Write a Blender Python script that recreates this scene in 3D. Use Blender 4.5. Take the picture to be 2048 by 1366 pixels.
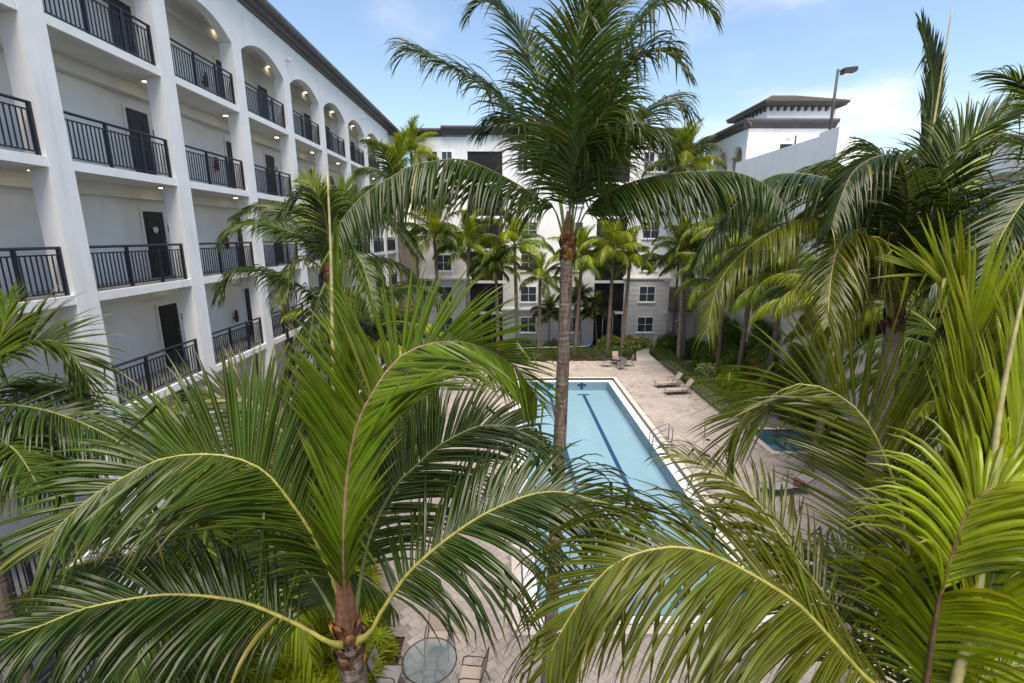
import bpy, math, random
import numpy as np
from mathutils import Vector, Matrix
for o in list(bpy.data.objects): bpy.data.objects.remove(o)
R = math.radians
scene = bpy.context.scene
COL = scene.collection

# ------------------------------------------------------------------ camera
cam = bpy.data.cameras.new('Camera'); cam_o = bpy.data.objects.new('Camera', cam); COL.objects.link(cam_o)
cam_o.location = (0, 0, 10.35); cam_o.rotation_euler = (R(90 - 12.66), 0, R(-0.708))
cam.sensor_width = 36; cam.lens = 16.664; cam.clip_start = .05; cam.clip_end = 6000
scene.camera = cam_o
# ------------------------------------------------------------------ sky, sun, exposure
SUN_EL, SUN_AZ = 69.0, math.degrees(math.atan2(.07, -.33))      # near noon, high behind the camera, veiled by thin cloud
world = bpy.data.worlds.new('World'); scene.world = world; world.use_nodes = True
wn, wl = world.node_tree.nodes, world.node_tree.links
wn.clear()
w_out = wn.new('ShaderNodeOutputWorld'); w_bg = wn.new('ShaderNodeBackground'); w_bg.inputs[1].default_value = 0.050
sky = wn.new('ShaderNodeTexSky'); sky.sky_type = 'NISHITA'; sky.sun_disc = False
sky.sun_elevation = R(SUN_EL); sky.sun_rotation = R(SUN_AZ); sky.air_density = 1.15; sky.dust_density = 1.0; sky.ozone_density = 2.6
tc = wn.new('ShaderNodeTexCoord'); sep = wn.new('ShaderNodeSeparateXYZ'); wl.new(tc.outputs['Generated'], sep.inputs[0])
def wmath(op, a, b=None, clamp=False):
    n = wn.new('ShaderNodeMath'); n.operation = op; n.use_clamp = clamp
    for i, v in enumerate((a, b)):
        if v is None: continue
        if isinstance(v, (int, float)): n.inputs[i].default_value = v
        else: wl.new(v, n.inputs[i])
    return n.outputs[0]
zz = wmath('ADD', wmath('MAXIMUM', sep.outputs[2], 0.0), .18)
cmb = wn.new('ShaderNodeCombineXYZ')
wl.new(wmath('DIVIDE', sep.outputs[0], zz), cmb.inputs[0]); wl.new(wmath('DIVIDE', sep.outputs[1], zz), cmb.inputs[1])
cmb.inputs[2].default_value = 12.58
cn = wn.new('ShaderNodeTexNoise'); cn.inputs['Scale'].default_value = .62; cn.inputs['Detail'].default_value = 9; cn.inputs['Roughness'].default_value = .52
wl.new(cmb.outputs[0], cn.inputs['Vector'])
mr = wn.new('ShaderNodeMapRange'); mr.interpolation_type = 'SMOOTHSTEP'; mr.inputs[1].default_value = .56; mr.inputs[2].default_value = .74
wl.new(cn.outputs[0], mr.inputs[0])
wmix = wn.new('ShaderNodeMix'); wmix.data_type = 'RGBA'; wl.new(wmath('MULTIPLY', wmath('MULTIPLY', mr.outputs[0], .85), wmath('MULTIPLY', sep.outputs[2], 12.0, True)), wmix.inputs[0])
wl.new(sky.outputs[0], wmix.inputs[6]); wmix.inputs[7].default_value = (5.6, 5.5, 5.5, 1)
wl.new(wmix.outputs[2], w_bg.inputs[0]); wl.new(w_bg.outputs[0], w_out.inputs[0])
sun = bpy.data.lights.new('sun', 'SUN'); sun.energy = 1.5; sun.angle = R(46); sun.color = (1, .935, .85)
sun_o = bpy.data.objects.new('sun', sun); COL.objects.link(sun_o)
_sd = Vector((math.sin(R(SUN_AZ)) * math.cos(R(SUN_EL)), math.cos(R(SUN_AZ)) * math.cos(R(SUN_EL)), math.sin(R(SUN_EL))))
sun_o.rotation_euler = _sd.to_track_quat('Z', 'Y').to_euler(); sun_o.location = (-20, -15, 60)
vs = scene.view_settings; vs.view_transform = 'Standard'; vs.look = 'None'; vs.exposure = 2.28; vs.gamma = 1; vs.use_curve_mapping = False
vs.use_white_balance = True; vs.white_balance_temperature = 6850; vs.white_balance_tint = 10   # balanced for the open shade, as in the photograph

# ------------------------------------------------------------------ helpers
rng = random.Random(7); nrg = np.random.default_rng(7)
class MB:
    def __init__(s): s.v = []; s.f = []; s.uv = None
    def box(s, x0, x1, y0, y1, z0, z1):
        b = len(s.v)
        s.v += [(x0,y0,z0),(x1,y0,z0),(x1,y1,z0),(x0,y1,z0),(x0,y0,z1),(x1,y0,z1),(x1,y1,z1),(x0,y1,z1)]
        s.f += [tuple(b+i for i in q) for q in ((3,2,1,0),(4,5,6,7),(0,1,5,4),(1,2,6,5),(2,3,7,6),(3,0,4,7))]
        return s
    def tube(s, pts, r, n=8, cap=True):
        pts = [Vector(p) for p in pts]; m = len(pts)
        rs = r if isinstance(r, (list, tuple)) else [r]*m
        b = len(s.v); ref = None
        for i, p in enumerate(pts):
            t = (pts[min(i+1, m-1)] - pts[max(i-1, 0)]).normalized()
            if ref is None: ref = t.orthogonal().normalized()
            u = (ref - t*ref.dot(t)).normalized(); w = t.cross(u); ref = u
            for k in range(n):
                a = 2*math.pi*k/n; s.v.append(tuple(p + (u*math.cos(a) + w*math.sin(a))*rs[i]))
        for i in range(m-1):
            for k in range(n):
                k2 = (k+1) % n; s.f.append((b+i*n+k, b+i*n+k2, b+(i+1)*n+k2, b+(i+1)*n+k))
        if cap:
            s.f.append(tuple(b+k for k in range(n))[::-1]); s.f.append(tuple(b+(m-1)*n+k for k in range(n)))
        return s
    def prism(s, poly, axis, a0, a1):
        # poly of 2d points in the other two axes, extruded along axis
        b = len(s.v); n = len(poly)
        def mk(p, a): return {'x': (a, p[0], p[1]), 'y': (p[0], a, p[1]), 'z': (p[0], p[1], a)}[axis]
        s.v += [mk(p, a0) for p in poly] + [mk(p, a1) for p in poly]
        s.f += [tuple(b+i for i in range(n))[::-1], tuple(b+n+i for i in range(n))]
        for i in range(n): j = (i+1) % n; s.f.append((b+i, b+j, b+n+j, b+n+i))
        return s
    def quad(s, *p):
        b = len(s.v); s.v += list(p); s.f.append(tuple(range(b, b+len(p)))); return s
    def build(s, name, mat, parent=None, smooth=False, loc=None):
        me = bpy.data.meshes.new(name); me.from_pydata(s.v, [], s.f)
        import bmesh
        bm = bmesh.new(); bm.from_mesh(me); bmesh.ops.recalc_face_normals(bm, faces=bm.faces); bm.to_mesh(me); bm.free()
        me.materials.append(mat)
        if smooth: me.polygons.foreach_set('use_smooth', [True]*len(me.polygons))
        o = bpy.data.objects.new(name, me); COL.objects.link(o)
        if loc: o.location = loc
        if parent: o.parent = parent
        return o
def tag(o, label, cat, group=None):
    o['label'] = label; o['category'] = cat
    if group: o['group'] = group
    return o
def struct(o, kind='structure'): o['kind'] = kind; return o
def thing(name, loc, label, cat, group=None, rz=0):
    o = bpy.data.objects.new(name, None); COL.objects.link(o); o.location = loc; o.rotation_euler = (0, 0, rz)
    o.empty_display_size = .2
    return tag(o, label, cat, group)
def child(name, mesh, parent, loc=(0,0,0), rot=(0,0,0), sc=(1,1,1)):
    o = bpy.data.objects.new(name, mesh); COL.objects.link(o); o.parent = parent
    o.location = loc; o.rotation_euler = rot; o.scale = sc; return o

# ------------------------------------------------------------------ materials
def new_mat(name):
    m = bpy.data.materials.new(name); m.use_nodes = True; nt = m.node_tree
    p = nt.nodes.get('Principled BSDF'); return m, nt.nodes, nt.links, p
def surf(name, col, rough=.8, var=.12, scale=3., bump=.02, bscale=60., spec=.3, metal=0., col2=None, stretch=(1,1,1), dirt=0.):
    """plain surface with soft colour variation, streak dirt and fine relief"""
    m, n, l, p = new_mat(name)
    g = n.new('ShaderNodeNewGeometry'); mp = n.new('ShaderNodeMapping'); mp.inputs['Scale'].default_value = stretch
    l.new(g.outputs['Position'], mp.inputs[0])
    t = n.new('ShaderNodeTexNoise'); t.inputs['Scale'].default_value = scale; t.inputs['Detail'].default_value = 6; t.inputs['Roughness'].default_value = .6
    l.new(mp.outputs[0], t.inputs['Vector'])
    r = n.new('ShaderNodeMapRange'); r.inputs[1].default_value = .3; r.inputs[2].default_value = .7; l.new(t.outputs[0], r.inputs[0])
    mx = n.new('ShaderNodeMix'); mx.data_type = 'RGBA'; l.new(r.outputs[0], mx.inputs[0])
    c2 = col2 or tuple(c*(1-2*var) for c in col)
    mx.inputs[6].default_value = (*c2, 1); mx.inputs[7].default_value = (*col, 1)
    outc = mx.outputs[2]
    if dirt:
        mp2 = n.new('ShaderNodeMapping'); mp2.inputs['Scale'].default_value = (1.6, 1.6, .16); l.new(g.outputs['Position'], mp2.inputs[0])
        t2 = n.new('ShaderNodeTexNoise'); t2.inputs['Scale'].default_value = 2.2; t2.inputs['Detail'].default_value = 7; l.new(mp2.outputs[0], t2.inputs['Vector'])
        r2 = n.new('ShaderNodeMapRange'); r2.inputs[1].default_value = .56; r2.inputs[2].default_value = .78; r2.inputs[4].default_value = dirt; l.new(t2.outputs[0], r2.inputs[0])
        m2 = n.new('ShaderNodeMix'); m2.data_type = 'RGBA'; l.new(r2.outputs[0], m2.inputs[0]); l.new(outc, m2.inputs[6]); m2.inputs[7].default_value = (col[0]*.55, col[1]*.53, col[2]*.5, 1)
        outc = m2.outputs[2]
    l.new(outc, p.inputs['Base Color']); p.inputs['Roughness'].default_value = rough; p.inputs['Metallic'].default_value = metal
    p.inputs['Specular IOR Level'].default_value = spec
    if bump:
        b = n.new('ShaderNodeTexNoise'); b.inputs['Scale'].default_value = bscale; b.inputs['Detail'].default_value = 4; l.new(g.outputs['Position'], b.inputs['Vector'])
        bp = n.new('ShaderNodeBump'); bp.inputs['Strength'].default_value = .5; bp.inputs['Distance'].default_value = bump; l.new(b.outputs[0], bp.inputs['Height']); l.new(bp.outputs[0], p.inputs['Normal'])
    return m
M = {}
M['stucco'] = surf('white_stucco', (.84,.825,.81), .9, .05, 1.2, .012, 45, .2, dirt=.32)
M['stucco_warm'] = surf('cream_stucco', (.82,.80,.77), .9, .05, 1.5, .012, 45, .2, dirt=.15)
M['soffit'] = surf('soffit_paint', (.74,.72,.68), .9, .06, 1.5, .008, 50, .2, dirt=.15)
M['grey_paint'] = surf('grey_paint', (.60,.585,.605), .85, .06, 1.0, .006, 50, .2, dirt=.25)
M['grey_wall2'] = surf('grey_stucco', (.42,.405,.42), .9, .07, 1.0, .01, 50, .2, dirt=.25)
M['trim'] = surf('white_trim', (.82,.82,.82), .6, .03, 2, 0)
M['cornice'] = surf('dark_cornice', (.115,.11,.115), .7, .15, 2.0, .006, 30, .3, dirt=.2)
M['rail'] = surf('navy_metal', (.012,.014,.026), .38, .1, 5, 0, spec=.5)
M['door'] = surf('dark_door', (.012,.0125,.016), .45, .15, 6, 0, spec=.4, stretch=(1,1,.2))
M['concrete'] = surf('walkway_concrete', (.30,.29,.285), .9, .12, 1.5, .01, 40, .2)
M['path'] = surf('path_concrete', (.40,.375,.345), .9, .12, 2.0, .01, 40, .2)
M['bronze'] = surf('bronze_frame', (.035,.024,.018), .4, .15, 8, 0, spec=.5)
M['sling'] = surf('beige_sling', (.34,.275,.225), .85, .08, 14, .004, 220, .2)
M['sling_g'] = surf('taupe_sling', (.27,.25,.24), .85, .08, 14, .004, 220, .2)
M['steel'] = surf('steel_tube', (.20,.20,.23), .28, .1, 6, 0, spec=.5, metal=.7)
M['coping'] = surf('beige_coping', (.52,.455,.405), .85, .12, 4, .01, 50, .25)
M['ledge'] = surf('white_ledge', (.62,.61,.60), .7, .06, 5, .004, 60, .3)
M['tile_dark'] = surf('dark_gutter_tile', (.05,.048,.062), .35, .2, 20, 0, spec=.5)
M['pool_plaster'] = surf('pool_plaster', (.235,.315,.375), .8, .035, .8, 0, 40)
M['lane'] = surf('lane_tile', (.018,.05,.12), .6, .1, 10, 0)
M['spa_floor'] = surf('spa_plaster', (.17,.31,.37), .8, .05, 2, 0)
M['soil'] = surf('mulch_soil', (.060,.042,.030), .95, .3, 6, .05, 25, .1)
M['grass'] = surf('far_grass', (.055,.085,.025), .95, .25, .6, .05, 20, .1)
M['roof_tile'] = surf('roof_tile', (.15,.135,.11), .8, .25, 5, .01, 40, .2, col2=(.075,.072,.058))
M['black'] = surf('black_metal', (.012,.012,.013), .5, .1, 8, 0)
M['lamp_bronze'] = surf('lamp_bronze', (.05,.045,.045), .5, .1, 8, 0)
M['red'] = surf('red_enamel', (.16,.022,.014), .35, .1, 8, 0, spec=.5)
M['brass'] = surf('brass', (.42,.36,.25), .35, .1, 8, 0, metal=.6)
M['plaque'] = surf('plaque', (.22,.19,.15), .5, .1, 30, 0)
M['rust_towel'] = surf('rust_towel', (.30,.09,.06), .95, .15, 20, .01, 120, .1)
M['blue'] = surf('blue_plastic', (.02,.12,.45), .4, .1, 8, 0, spec=.5)
M['paper'] = surf('paper', (.75,.78,.82), .8, .1, 20, 0)
M['curtain'] = surf('curtain', (.34,.36,.42), .95, .1, 6, 0, stretch=(8,8,.3))
M['curtain'].node_tree.nodes['Principled BSDF'].inputs['Roughness'].default_value = .95
M['gravel'] = surf('pink_gravel', (.50,.38,.32), .95, .3, 30, .03, 60, .1, col2=(.22,.15,.13))

def trunk_mat(name, c1, c2, ring=16):
    m, n, l, p = new_mat(name)
    g = n.new('ShaderNodeNewGeometry'); mp = n.new('ShaderNodeMapping'); mp.inputs['Scale'].default_value = (1.2,1.2,7)
    l.new(g.outputs['Position'], mp.inputs[0])
    t = n.new('ShaderNodeTexNoise'); t.inputs['Scale'].default_value = 4; t.inputs['Detail'].default_value = 8; t.inputs['Roughness'].default_value = .65; l.new(mp.outputs[0], t.inputs['Vector'])
    mp3 = n.new('ShaderNodeMapping'); mp3.inputs['Scale'].default_value = (9,9,1.2); l.new(g.outputs['Position'], mp3.inputs[0])
    t3 = n.new('ShaderNodeTexNoise'); t3.inputs['Scale'].default_value = 3; t3.inputs['Detail'].default_value = 6; l.new(mp3.outputs[0], t3.inputs['Vector'])
    ad = n.new('ShaderNodeMath'); ad.operation = 'MULTIPLY'; l.new(t.outputs[0], ad.inputs[0]); l.new(t3.outputs[0], ad.inputs[1])
    r = n.new('ShaderNodeMapRange'); r.inputs[1].default_value = .13; r.inputs[2].default_value = .38; l.new(ad.outputs[0], r.inputs[0])
    mx = n.new('ShaderNodeMix'); mx.data_type = 'RGBA'; l.new(r.outputs[0], mx.inputs[0]); mx.inputs[6].default_value = (*c2,1); mx.inputs[7].default_value = (*c1,1)
    l.new(mx.outputs[2], p.inputs['Base Color']); p.inputs['Roughness'].default_value = .9; p.inputs['Specular IOR Level'].default_value = .2
    bp = n.new('ShaderNodeBump'); bp.inputs['Strength'].default_value = .9; bp.inputs['Distance'].default_value = .02; l.new(ad.outputs[0], bp.inputs['Height']); l.new(bp.outputs[0], p.inputs['Normal'])
    return m
M['trunk'] = trunk_mat('palm_trunk', (.25,.195,.16), (.05,.035,.026))
M['trunk_grey'] = trunk_mat('palm_trunk_grey', (.33,.27,.225), (.10,.075,.058))
M['boot'] = trunk_mat('leaf_base_fibre', (.33,.15,.045), (.045,.020,.012))
M['boot_dark'] = trunk_mat('dry_leaf_base', (.19,.095,.045), (.035,.018,.012))
M['shaft'] = trunk_mat('crown_shaft', (.24,.105,.06), (.09,.04,.025))

def leaf_mat(name, trans=.38, rough=.24, mid=True):
    """palm leaflet: object colour, pale midrib, per-leaflet variation, light through the blade"""
    m, n, l, p = new_mat(name)
    oi = n.new('ShaderNodeObjectInfo'); at = n.new('ShaderNodeAttribute'); at.attribute_name = 'lv'
    uv = n.new('ShaderNodeUVMap'); sp = n.new('ShaderNodeSeparateXYZ'); l.new(uv.outputs[0], sp.inputs[0])
    hsv = n.new('ShaderNodeHueSaturation'); l.new(oi.outputs['Color'], hsv.inputs['Color'])
    def rng_(src, a, b, c, d):
        r = n.new('ShaderNodeMapRange'); r.inputs[1].default_value = a; r.inputs[2].default_value = b; r.inputs[3].default_value = c; r.inputs[4].default_value = d; l.new(src, r.inputs[0]); return r.outputs[0]
    l.new(rng_(at.outputs['Fac'], 0, 1, .485, .512), hsv.inputs['Hue']); l.new(rng_(at.outputs['Fac'], 0, 1, .6, 1.4), hsv.inputs['Value'])
    colr = hsv.outputs[0]
    g = n.new('ShaderNodeNewGeometry')
    nz = n.new('ShaderNodeTexNoise'); nz.inputs['Scale'].default_value = 7; nz.inputs['Detail'].default_value = 3; l.new(g.outputs['Position'], nz.inputs['Vector'])
    mxn = n.new('ShaderNodeMix'); mxn.data_type = 'RGBA'; mxn.blend_type = 'MULTIPLY'; mxn.inputs[0].default_value = 1; l.new(colr, mxn.inputs[6])
    cb = n.new('ShaderNodeCombineColor'); v_ = rng_(nz.outputs[0], .3, .7, .78, 1.2)
    for i in range(3): l.new(v_, cb.inputs[i])
    l.new(cb.outputs[0], mxn.inputs[7]); colr = mxn.outputs[2]
    # brown tips on some blades
    tip = n.new('ShaderNodeMath'); tip.operation = 'MULTIPLY'; l.new(rng_(sp.outputs[1], .78, 1, 0, .9), tip.inputs[0]); l.new(rng_(at.outputs['Fac'], .45, .8, 0, 1), tip.inputs[1])
    mt = n.new('ShaderNodeMix'); mt.data_type = 'RGBA'; l.new(tip.outputs[0], mt.inputs[0]); l.new(colr, mt.inputs[6]); mt.inputs[7].default_value = (.23,.17,.06,1); colr = mt.outputs[2]
    dry = rng_(at.outputs['Fac'], .982, .986, 0, .6)
    md = n.new('ShaderNodeMix'); md.data_type = 'RGBA'; l.new(dry, md.inputs[0]); l.new(colr, md.inputs[6]); md.inputs[7].default_value = (.26,.21,.05,1); colr = md.outputs[2]
    if mid:
        ab = n.new('ShaderNodeMath'); ab.operation = 'SUBTRACT'; l.new(sp.outputs[0], ab.inputs[0]); ab.inputs[1].default_value = .5
        ab2 = n.new('ShaderNodeMath'); ab2.operation = 'ABSOLUTE'; l.new(ab.outputs[0], ab2.inputs[0])
        mf = rng_(ab2.outputs[0], .04, .09, .5, 0)
        mm = n.new('ShaderNodeMix'); mm.data_type = 'RGBA'; l.new(mf, mm.inputs[0]); l.new(colr, mm.inputs[6]); mm.inputs[7].default_value = (.24,.26,.07,1); colr = mm.outputs[2]
    l.new(colr, p.inputs['Base Color']); p.inputs['Roughness'].default_value = rough; p.inputs['Specular IOR Level'].default_value = .27
    tr = n.new('ShaderNodeBsdfTranslucent'); ht = n.new('ShaderNodeHueSaturation'); ht.inputs['Hue'].default_value = .487; ht.inputs['Saturation'].default_value = 1.05; ht.inputs['Value'].default_value = 2.3
    l.new(colr, ht.inputs['Color']); l.new(ht.outputs[0], tr.inputs['Color'])
    ms = n.new('ShaderNodeMixShader'); ms.inputs[0].default_value = trans; l.new(p.outputs[0], ms.inputs[1]); l.new(tr.outputs[0], ms.inputs[2])
    l.new(ms.outputs[0], n['Material Output'].inputs['Surface'])
    return m
M['leaf'] = leaf_mat('palm_leaflet')
M['shrub'] = leaf_mat('shrub_leaf', .28, .45, False)
def rachis_mat():
    m, n, l, p = new_mat('palm_rachis')
    oi = n.new('ShaderNodeObjectInfo'); g = n.new('ShaderNodeNewGeometry'); t = n.new('ShaderNodeTexNoise'); t.inputs['Scale'].default_value = 14; t.inputs['Detail'].default_value = 5; l.new(g.outputs['Position'], t.inputs['Vector'])
    r = n.new('ShaderNodeMapRange'); r.inputs[1].default_value = .3; r.inputs[2].default_value = .7; r.inputs[3].default_value = .7; r.inputs[4].default_value = 1.25; l.new(t.outputs[0], r.inputs[0])
    h = n.new('ShaderNodeHueSaturation'); l.new(oi.outputs['Color'], h.inputs['Color']); l.new(r.outputs[0], h.inputs['Value'])
    l.new(h.outputs[0], p.inputs['Base Color']); p.inputs['Roughness'].default_value = .5; return m
M['rachis'] = rachis_mat()

def water_mat():
    m, n, l, p = new_mat('pool_water')
    n.remove(p)
    g = n.new('ShaderNodeNewGeometry'); t = n.new('ShaderNodeTexNoise'); t.inputs['Scale'].default_value = 3.5; t.inputs['Detail'].default_value = 4; l.new(g.outputs['Position'], t.inputs['Vector'])
    bp = n.new('ShaderNodeBump'); bp.inputs['Strength'].default_value = .5; bp.inputs['Distance'].default_value = .03; l.new(t.outputs[0], bp.inputs['Height'])
    fr = n.new('ShaderNodeFresnel'); fr.inputs[0].default_value = 1.33; l.new(bp.outputs[0], fr.inputs[1])
    tb = n.new('ShaderNodeBsdfTransparent'); tb.inputs[0].default_value = (.86,.965,.985,1)
    gl = n.new('ShaderNodeBsdfGlossy'); gl.inputs['Roughness'].default_value = .04; l.new(bp.outputs[0], gl.inputs['Normal'])
    ms = n.new('ShaderNodeMixShader'); l.new(fr.outputs[0], ms.inputs[0]); l.new(tb.outputs[0], ms.inputs[1]); l.new(gl.outputs[0], ms.inputs[2])
    l.new(ms.outputs[0], n['Material Output'].inputs['Surface']); return m
M['water'] = water_mat()
def glassy(name, tint, base, fac, rough=.05, gloss=.25):
    m, n, l, p = new_mat(name)
    p.inputs['Base Color'].default_value = (*base, 1); p.inputs['Roughness'].default_value = rough; p.inputs['Specular IOR Level'].default_value = .5
    tb = n.new('ShaderNodeBsdfTransparent'); tb.inputs[0].default_value = (*tint, 1)
    ms = n.new('ShaderNodeMixShader'); ms.inputs[0].default_value = fac; l.new(tb.outputs[0], ms.inputs[1]); l.new(p.outputs[0], ms.inputs[2])
    l.new(ms.outputs[0], n['Material Output'].inputs['Surface']); return m
M['pane'] = glassy('window_pane', (.82,.85,.90), (.02,.022,.03), .30)
M['screen'] = glassy('insect_screen', (.42,.42,.42), (.012,.012,.014), .6, .7)
M['table_glass'] = glassy('table_glass', (.80,.85,.85), (.30,.33,.34), .20, .10)
def emit(name, col, s):
    m, n, l, p = new_mat(name); p.inputs['Base Color'].default_value = (*col,1); p.inputs['Emission Color'].default_value = (*col,1); p.inputs['Emission Strength'].default_value = s; return m
M['lamp_glow'] = emit('lamp_glow', (1,.80,.54), 2.6)
def paver_mat():
    m, n, l, p = new_mat('deck_paver')
    at = n.new('ShaderNodeAttribute'); at.attribute_name = 'pv'; oi = n.new('ShaderNodeObjectInfo')
    a = n.new('ShaderNodeMath'); a.operation = 'ADD'; l.new(at.outputs['Fac'], a.inputs[0]); l.new(oi.outputs['Random'], a.inputs[1])
    f = n.new('ShaderNodeMath'); f.operation = 'FRACT'; l.new(a.outputs[0], f.inputs[0])
    cr = n.new('ShaderNodeValToRGB'); e = cr.color_ramp.elements
    e[0].position = 0; e[0].color = (.20,.172,.158,1); e[1].position = 1; e[1].color = (.34,.292,.258,1)
    for ps, c in ((.05,(.27,.232,.208,1)), (.35,(.318,.273,.244,1)), (.7,(.298,.256,.23,1))):
        x = e.new(ps); x.color = c
    l.new(f.outputs[0], cr.inputs[0])
    g = n.new('ShaderNodeNewGeometry'); t = n.new('ShaderNodeTexNoise'); t.inputs['Scale'].default_value = .55; t.inputs['Detail'].default_value = 9; t.inputs['Roughness'].default_value = .65; l.new(g.outputs['Position'], t.inputs['Vector'])
    r = n.new('ShaderNodeMapRange'); r.inputs[1].default_value = .3; r.inputs[2].default_value = .7; r.inputs[3].default_value = .74; r.inputs[4].default_value = 1.14; l.new(t.outputs[0], r.inputs[0])
    h = n.new('ShaderNodeHueSaturation'); l.new(cr.outputs[0], h.inputs['Color']); l.new(r.outputs[0], h.inputs['Value'])
    l.new(h.outputs[0], p.inputs['Base Color']); p.inputs['Roughness'].default_value = .85; p.inputs['Specular IOR Level'].default_value = .25
    b = n.new('ShaderNodeTexNoise'); b.inputs['Scale'].default_value = 70; l.new(g.outputs['Position'], b.inputs['Vector'])
    bp = n.new('ShaderNodeBump'); bp.inputs['Strength'].default_value = .4; bp.inputs['Distance'].default_value = .006; l.new(b.outputs[0], bp.inputs['Height']); l.new(bp.outputs[0], p.inputs['Normal'])
    return m
M['paver'] = paver_mat()
M['grout'] = surf('paver_joint', (.235,.20,.18), .95, .2, 8, 0)

# ------------------------------------------------------------------ ground, deck, pool
WX0, WX1, WY0, WY1 = .95, 7.42, 11.35, 33.15          # water
LX0, LX1, LY0, LY1 = .50, 7.86, 10.90, 33.58          # white ledge
CX0, CX1, CY0, CY1 = .15, 8.21, 10.55, 33.93          # outer coping
SX0, SX1, SY0, SY1 = 13.15, 15.85, 21.35, 24.0        # small pool on the right
def sheet_with_holes(x0, x1, y0, y1, z, holes):
    xs = sorted({x0, x1, *[v for h in holes for v in h[:2]]}); ys = sorted({y0, y1, *[v for h in holes for v in h[2:]]})
    b = MB()
    for i in range(len(xs)-1):
        for j in range(len(ys)-1):
            cx, cy = (xs[i]+xs[i+1])/2, (ys[j]+ys[j+1])/2
            if any(h[0] < cx < h[1] and h[2] < cy < h[3] for h in holes): continue
            b.quad((xs[i],ys[j],z),(xs[i+1],ys[j],z),(xs[i+1],ys[j+1],z),(xs[i],ys[j+1],z))
    return b
HOLES = [(CX0,CX1,CY0,CY1), (SX0-.3,SX1+.3,SY0-.3,SY1+.3)]
struct(sheet_with_holes(-2500,2500,-2500,2500,-.06,HOLES).build('ground', M['soil']))
def deck_left(y): return -2.65 if y < 10.5 else (-4.35 if y > 14 else -2.65 - 1.7*(y-10.5)/3.5)
def in_deck(x, y, m=0.):
    if y < 5 or y > 38.5: return False
    if x < deck_left(y)+m: return False
    if x > (12.72 if y > 25.6 else 17.4)-m: return False
    for h in HOLES:
        if h[0]-m < x < h[1]+m and h[2]-m < y < h[3]+m: return False
    return True
b = sheet_with_holes(-4.4,12.74,13.9,38.55,-.014,HOLES); 
b2 = sheet_with_holes(-2.7,17.4,5,25.6,-.018,HOLES); o_ = len(b.v); b.v += b2.v; b.f += [tuple(i+o_ for i in f) for f in b2.f]
deck = struct(b.build('pool_deck', M['grout']))
# pavers laid at 45 degrees, rows of uneven lengths, each with a chamfered edge
pav = []; c45 = math.sqrt(.5)
row_h = .245; v = -30.
while v < 45:
    u = -30 + rng.random()*.3
    while u < 50:
        ln = rng.choice((.2,.245,.245,.33,.33)); uc, vc = u+ln/2, v+row_h/2
        x, y = (uc-vc)*c45, (uc+vc)*c45
        if in_deck(x, y, .10): pav.append((x, y, ln))
        u += ln
    v += row_h
def paver_geo(x, y, ln, h, jit):
    g = .003; e = .006; hl, hw = ln/2-g, row_h/2-g
    out = []
    for a, bb, z in ((hl,hw,-.013),(hl-e,hw-e,h)):
        for sx, sy in ((-1,-1),(1,-1),(1,1),(-1,1)):
            dx, dy = sx*a, sy*bb; z2 = z if z < -.01 else z + jit*sx
            out.append((x+(dx-dy)*c45, y+(dx+dy)*c45, z2))
    return out
PF = [(4,5,6,7),(0,1,5,4),(1,2,6,5),(2,3,7,6),(3,0,4,7)]
def in_view(x, y):
    d = y*.9757 + 10.35*.2192; return abs(x/d) < 1.02 and (10.35*.9757 - y*.2192)/d < .70
pav.sort(key=lambda q: q[1]*3+abs(q[0]+.3)*1.5 if in_view(q[0], q[1]) and q[0] < 1 else 1e6+q[1])
near, rest = pav[:290], pav[290:]
unit = {}
for i, (x, y, ln) in enumerate(near):
    if ln not in unit:
        me = bpy.data.meshes.new('paver'); g = paver_geo(0,0,ln,0.0,.001); me.from_pydata(g, [], PF); me.materials.append(M['paver']); unit[ln] = me
    o = child('paver', unit[ln], deck, (x, y, rng.uniform(-.001,.002)))
V = []; Fc = []; A = []
for x, y, ln in rest:
    k = len(V); V += paver_geo(x, y, ln, rng.uniform(-.001,.003), rng.uniform(-.002,.002)); Fc += [tuple(k+i for i in f) for f in PF]; A += [rng.random()]*8
me = bpy.data.meshes.new('paver_field'); me.from_pydata(V, [], Fc); me.materials.append(M['paver'])
at = me.attributes.new('pv', 'FLOAT', 'POINT'); at.data.foreach_set('value', A)
struct(child('paver_field', me, deck), 'stuff')
# pool: shell, ledge, gutter tile, coping stones
pool = thing('swimming_pool', (4.2, 22.2, 0), 'long rectangular lap pool with pale blue water and dark lane lines', 'pool')
def pc(b, name, mat, par=pool, **k):
    b.v = [(x-4.2, y-22.2, z) for x, y, z in b.v]; return b.build(name, mat, par, **k)
FZ = -.80
b = MB(); b.quad((WX0,WY0,FZ),(WX1,WY0,FZ),(WX1,WY1,FZ),(WX0,WY1,FZ))
for p0, p1 in (((WX0,WY0),(WX1,WY0)),((WX1,WY0),(WX1,WY1)),((WX1,WY1),(WX0,WY1)),((WX0,WY1),(WX0,WY0))):
    b.quad((*p0,FZ),(*p1,FZ),(*p1,-.155),(*p0,-.155))
pc(b, 'shell', M['pool_plaster'])
def ring(x0,x1,y0,y1, X0,X1,Y0,Y1, z0, z1):
    return MB().box(X0,x0,Y0,Y1,z0,z1).box(x1,X1,Y0,Y1,z0,z1).box(x0,x1,Y0,y0,z0,z1).box(x0,x1,y1,Y1,z0,z1)
pc(ring(WX0-.008,WX1+.008,WY0-.008,WY1+.008, LX0+.002,LX1-.002,LY0+.002,LY1-.002, -.45,-.152), 'ledge', M['ledge'])
pc(ring(WX0-.006,WX1+.006,WY0-.006,WY1+.006, WX0-.03,WX1+.03,WY0-.03,WY1+.03,-.25,-.148), 'tile_line', M['lane'])
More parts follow.
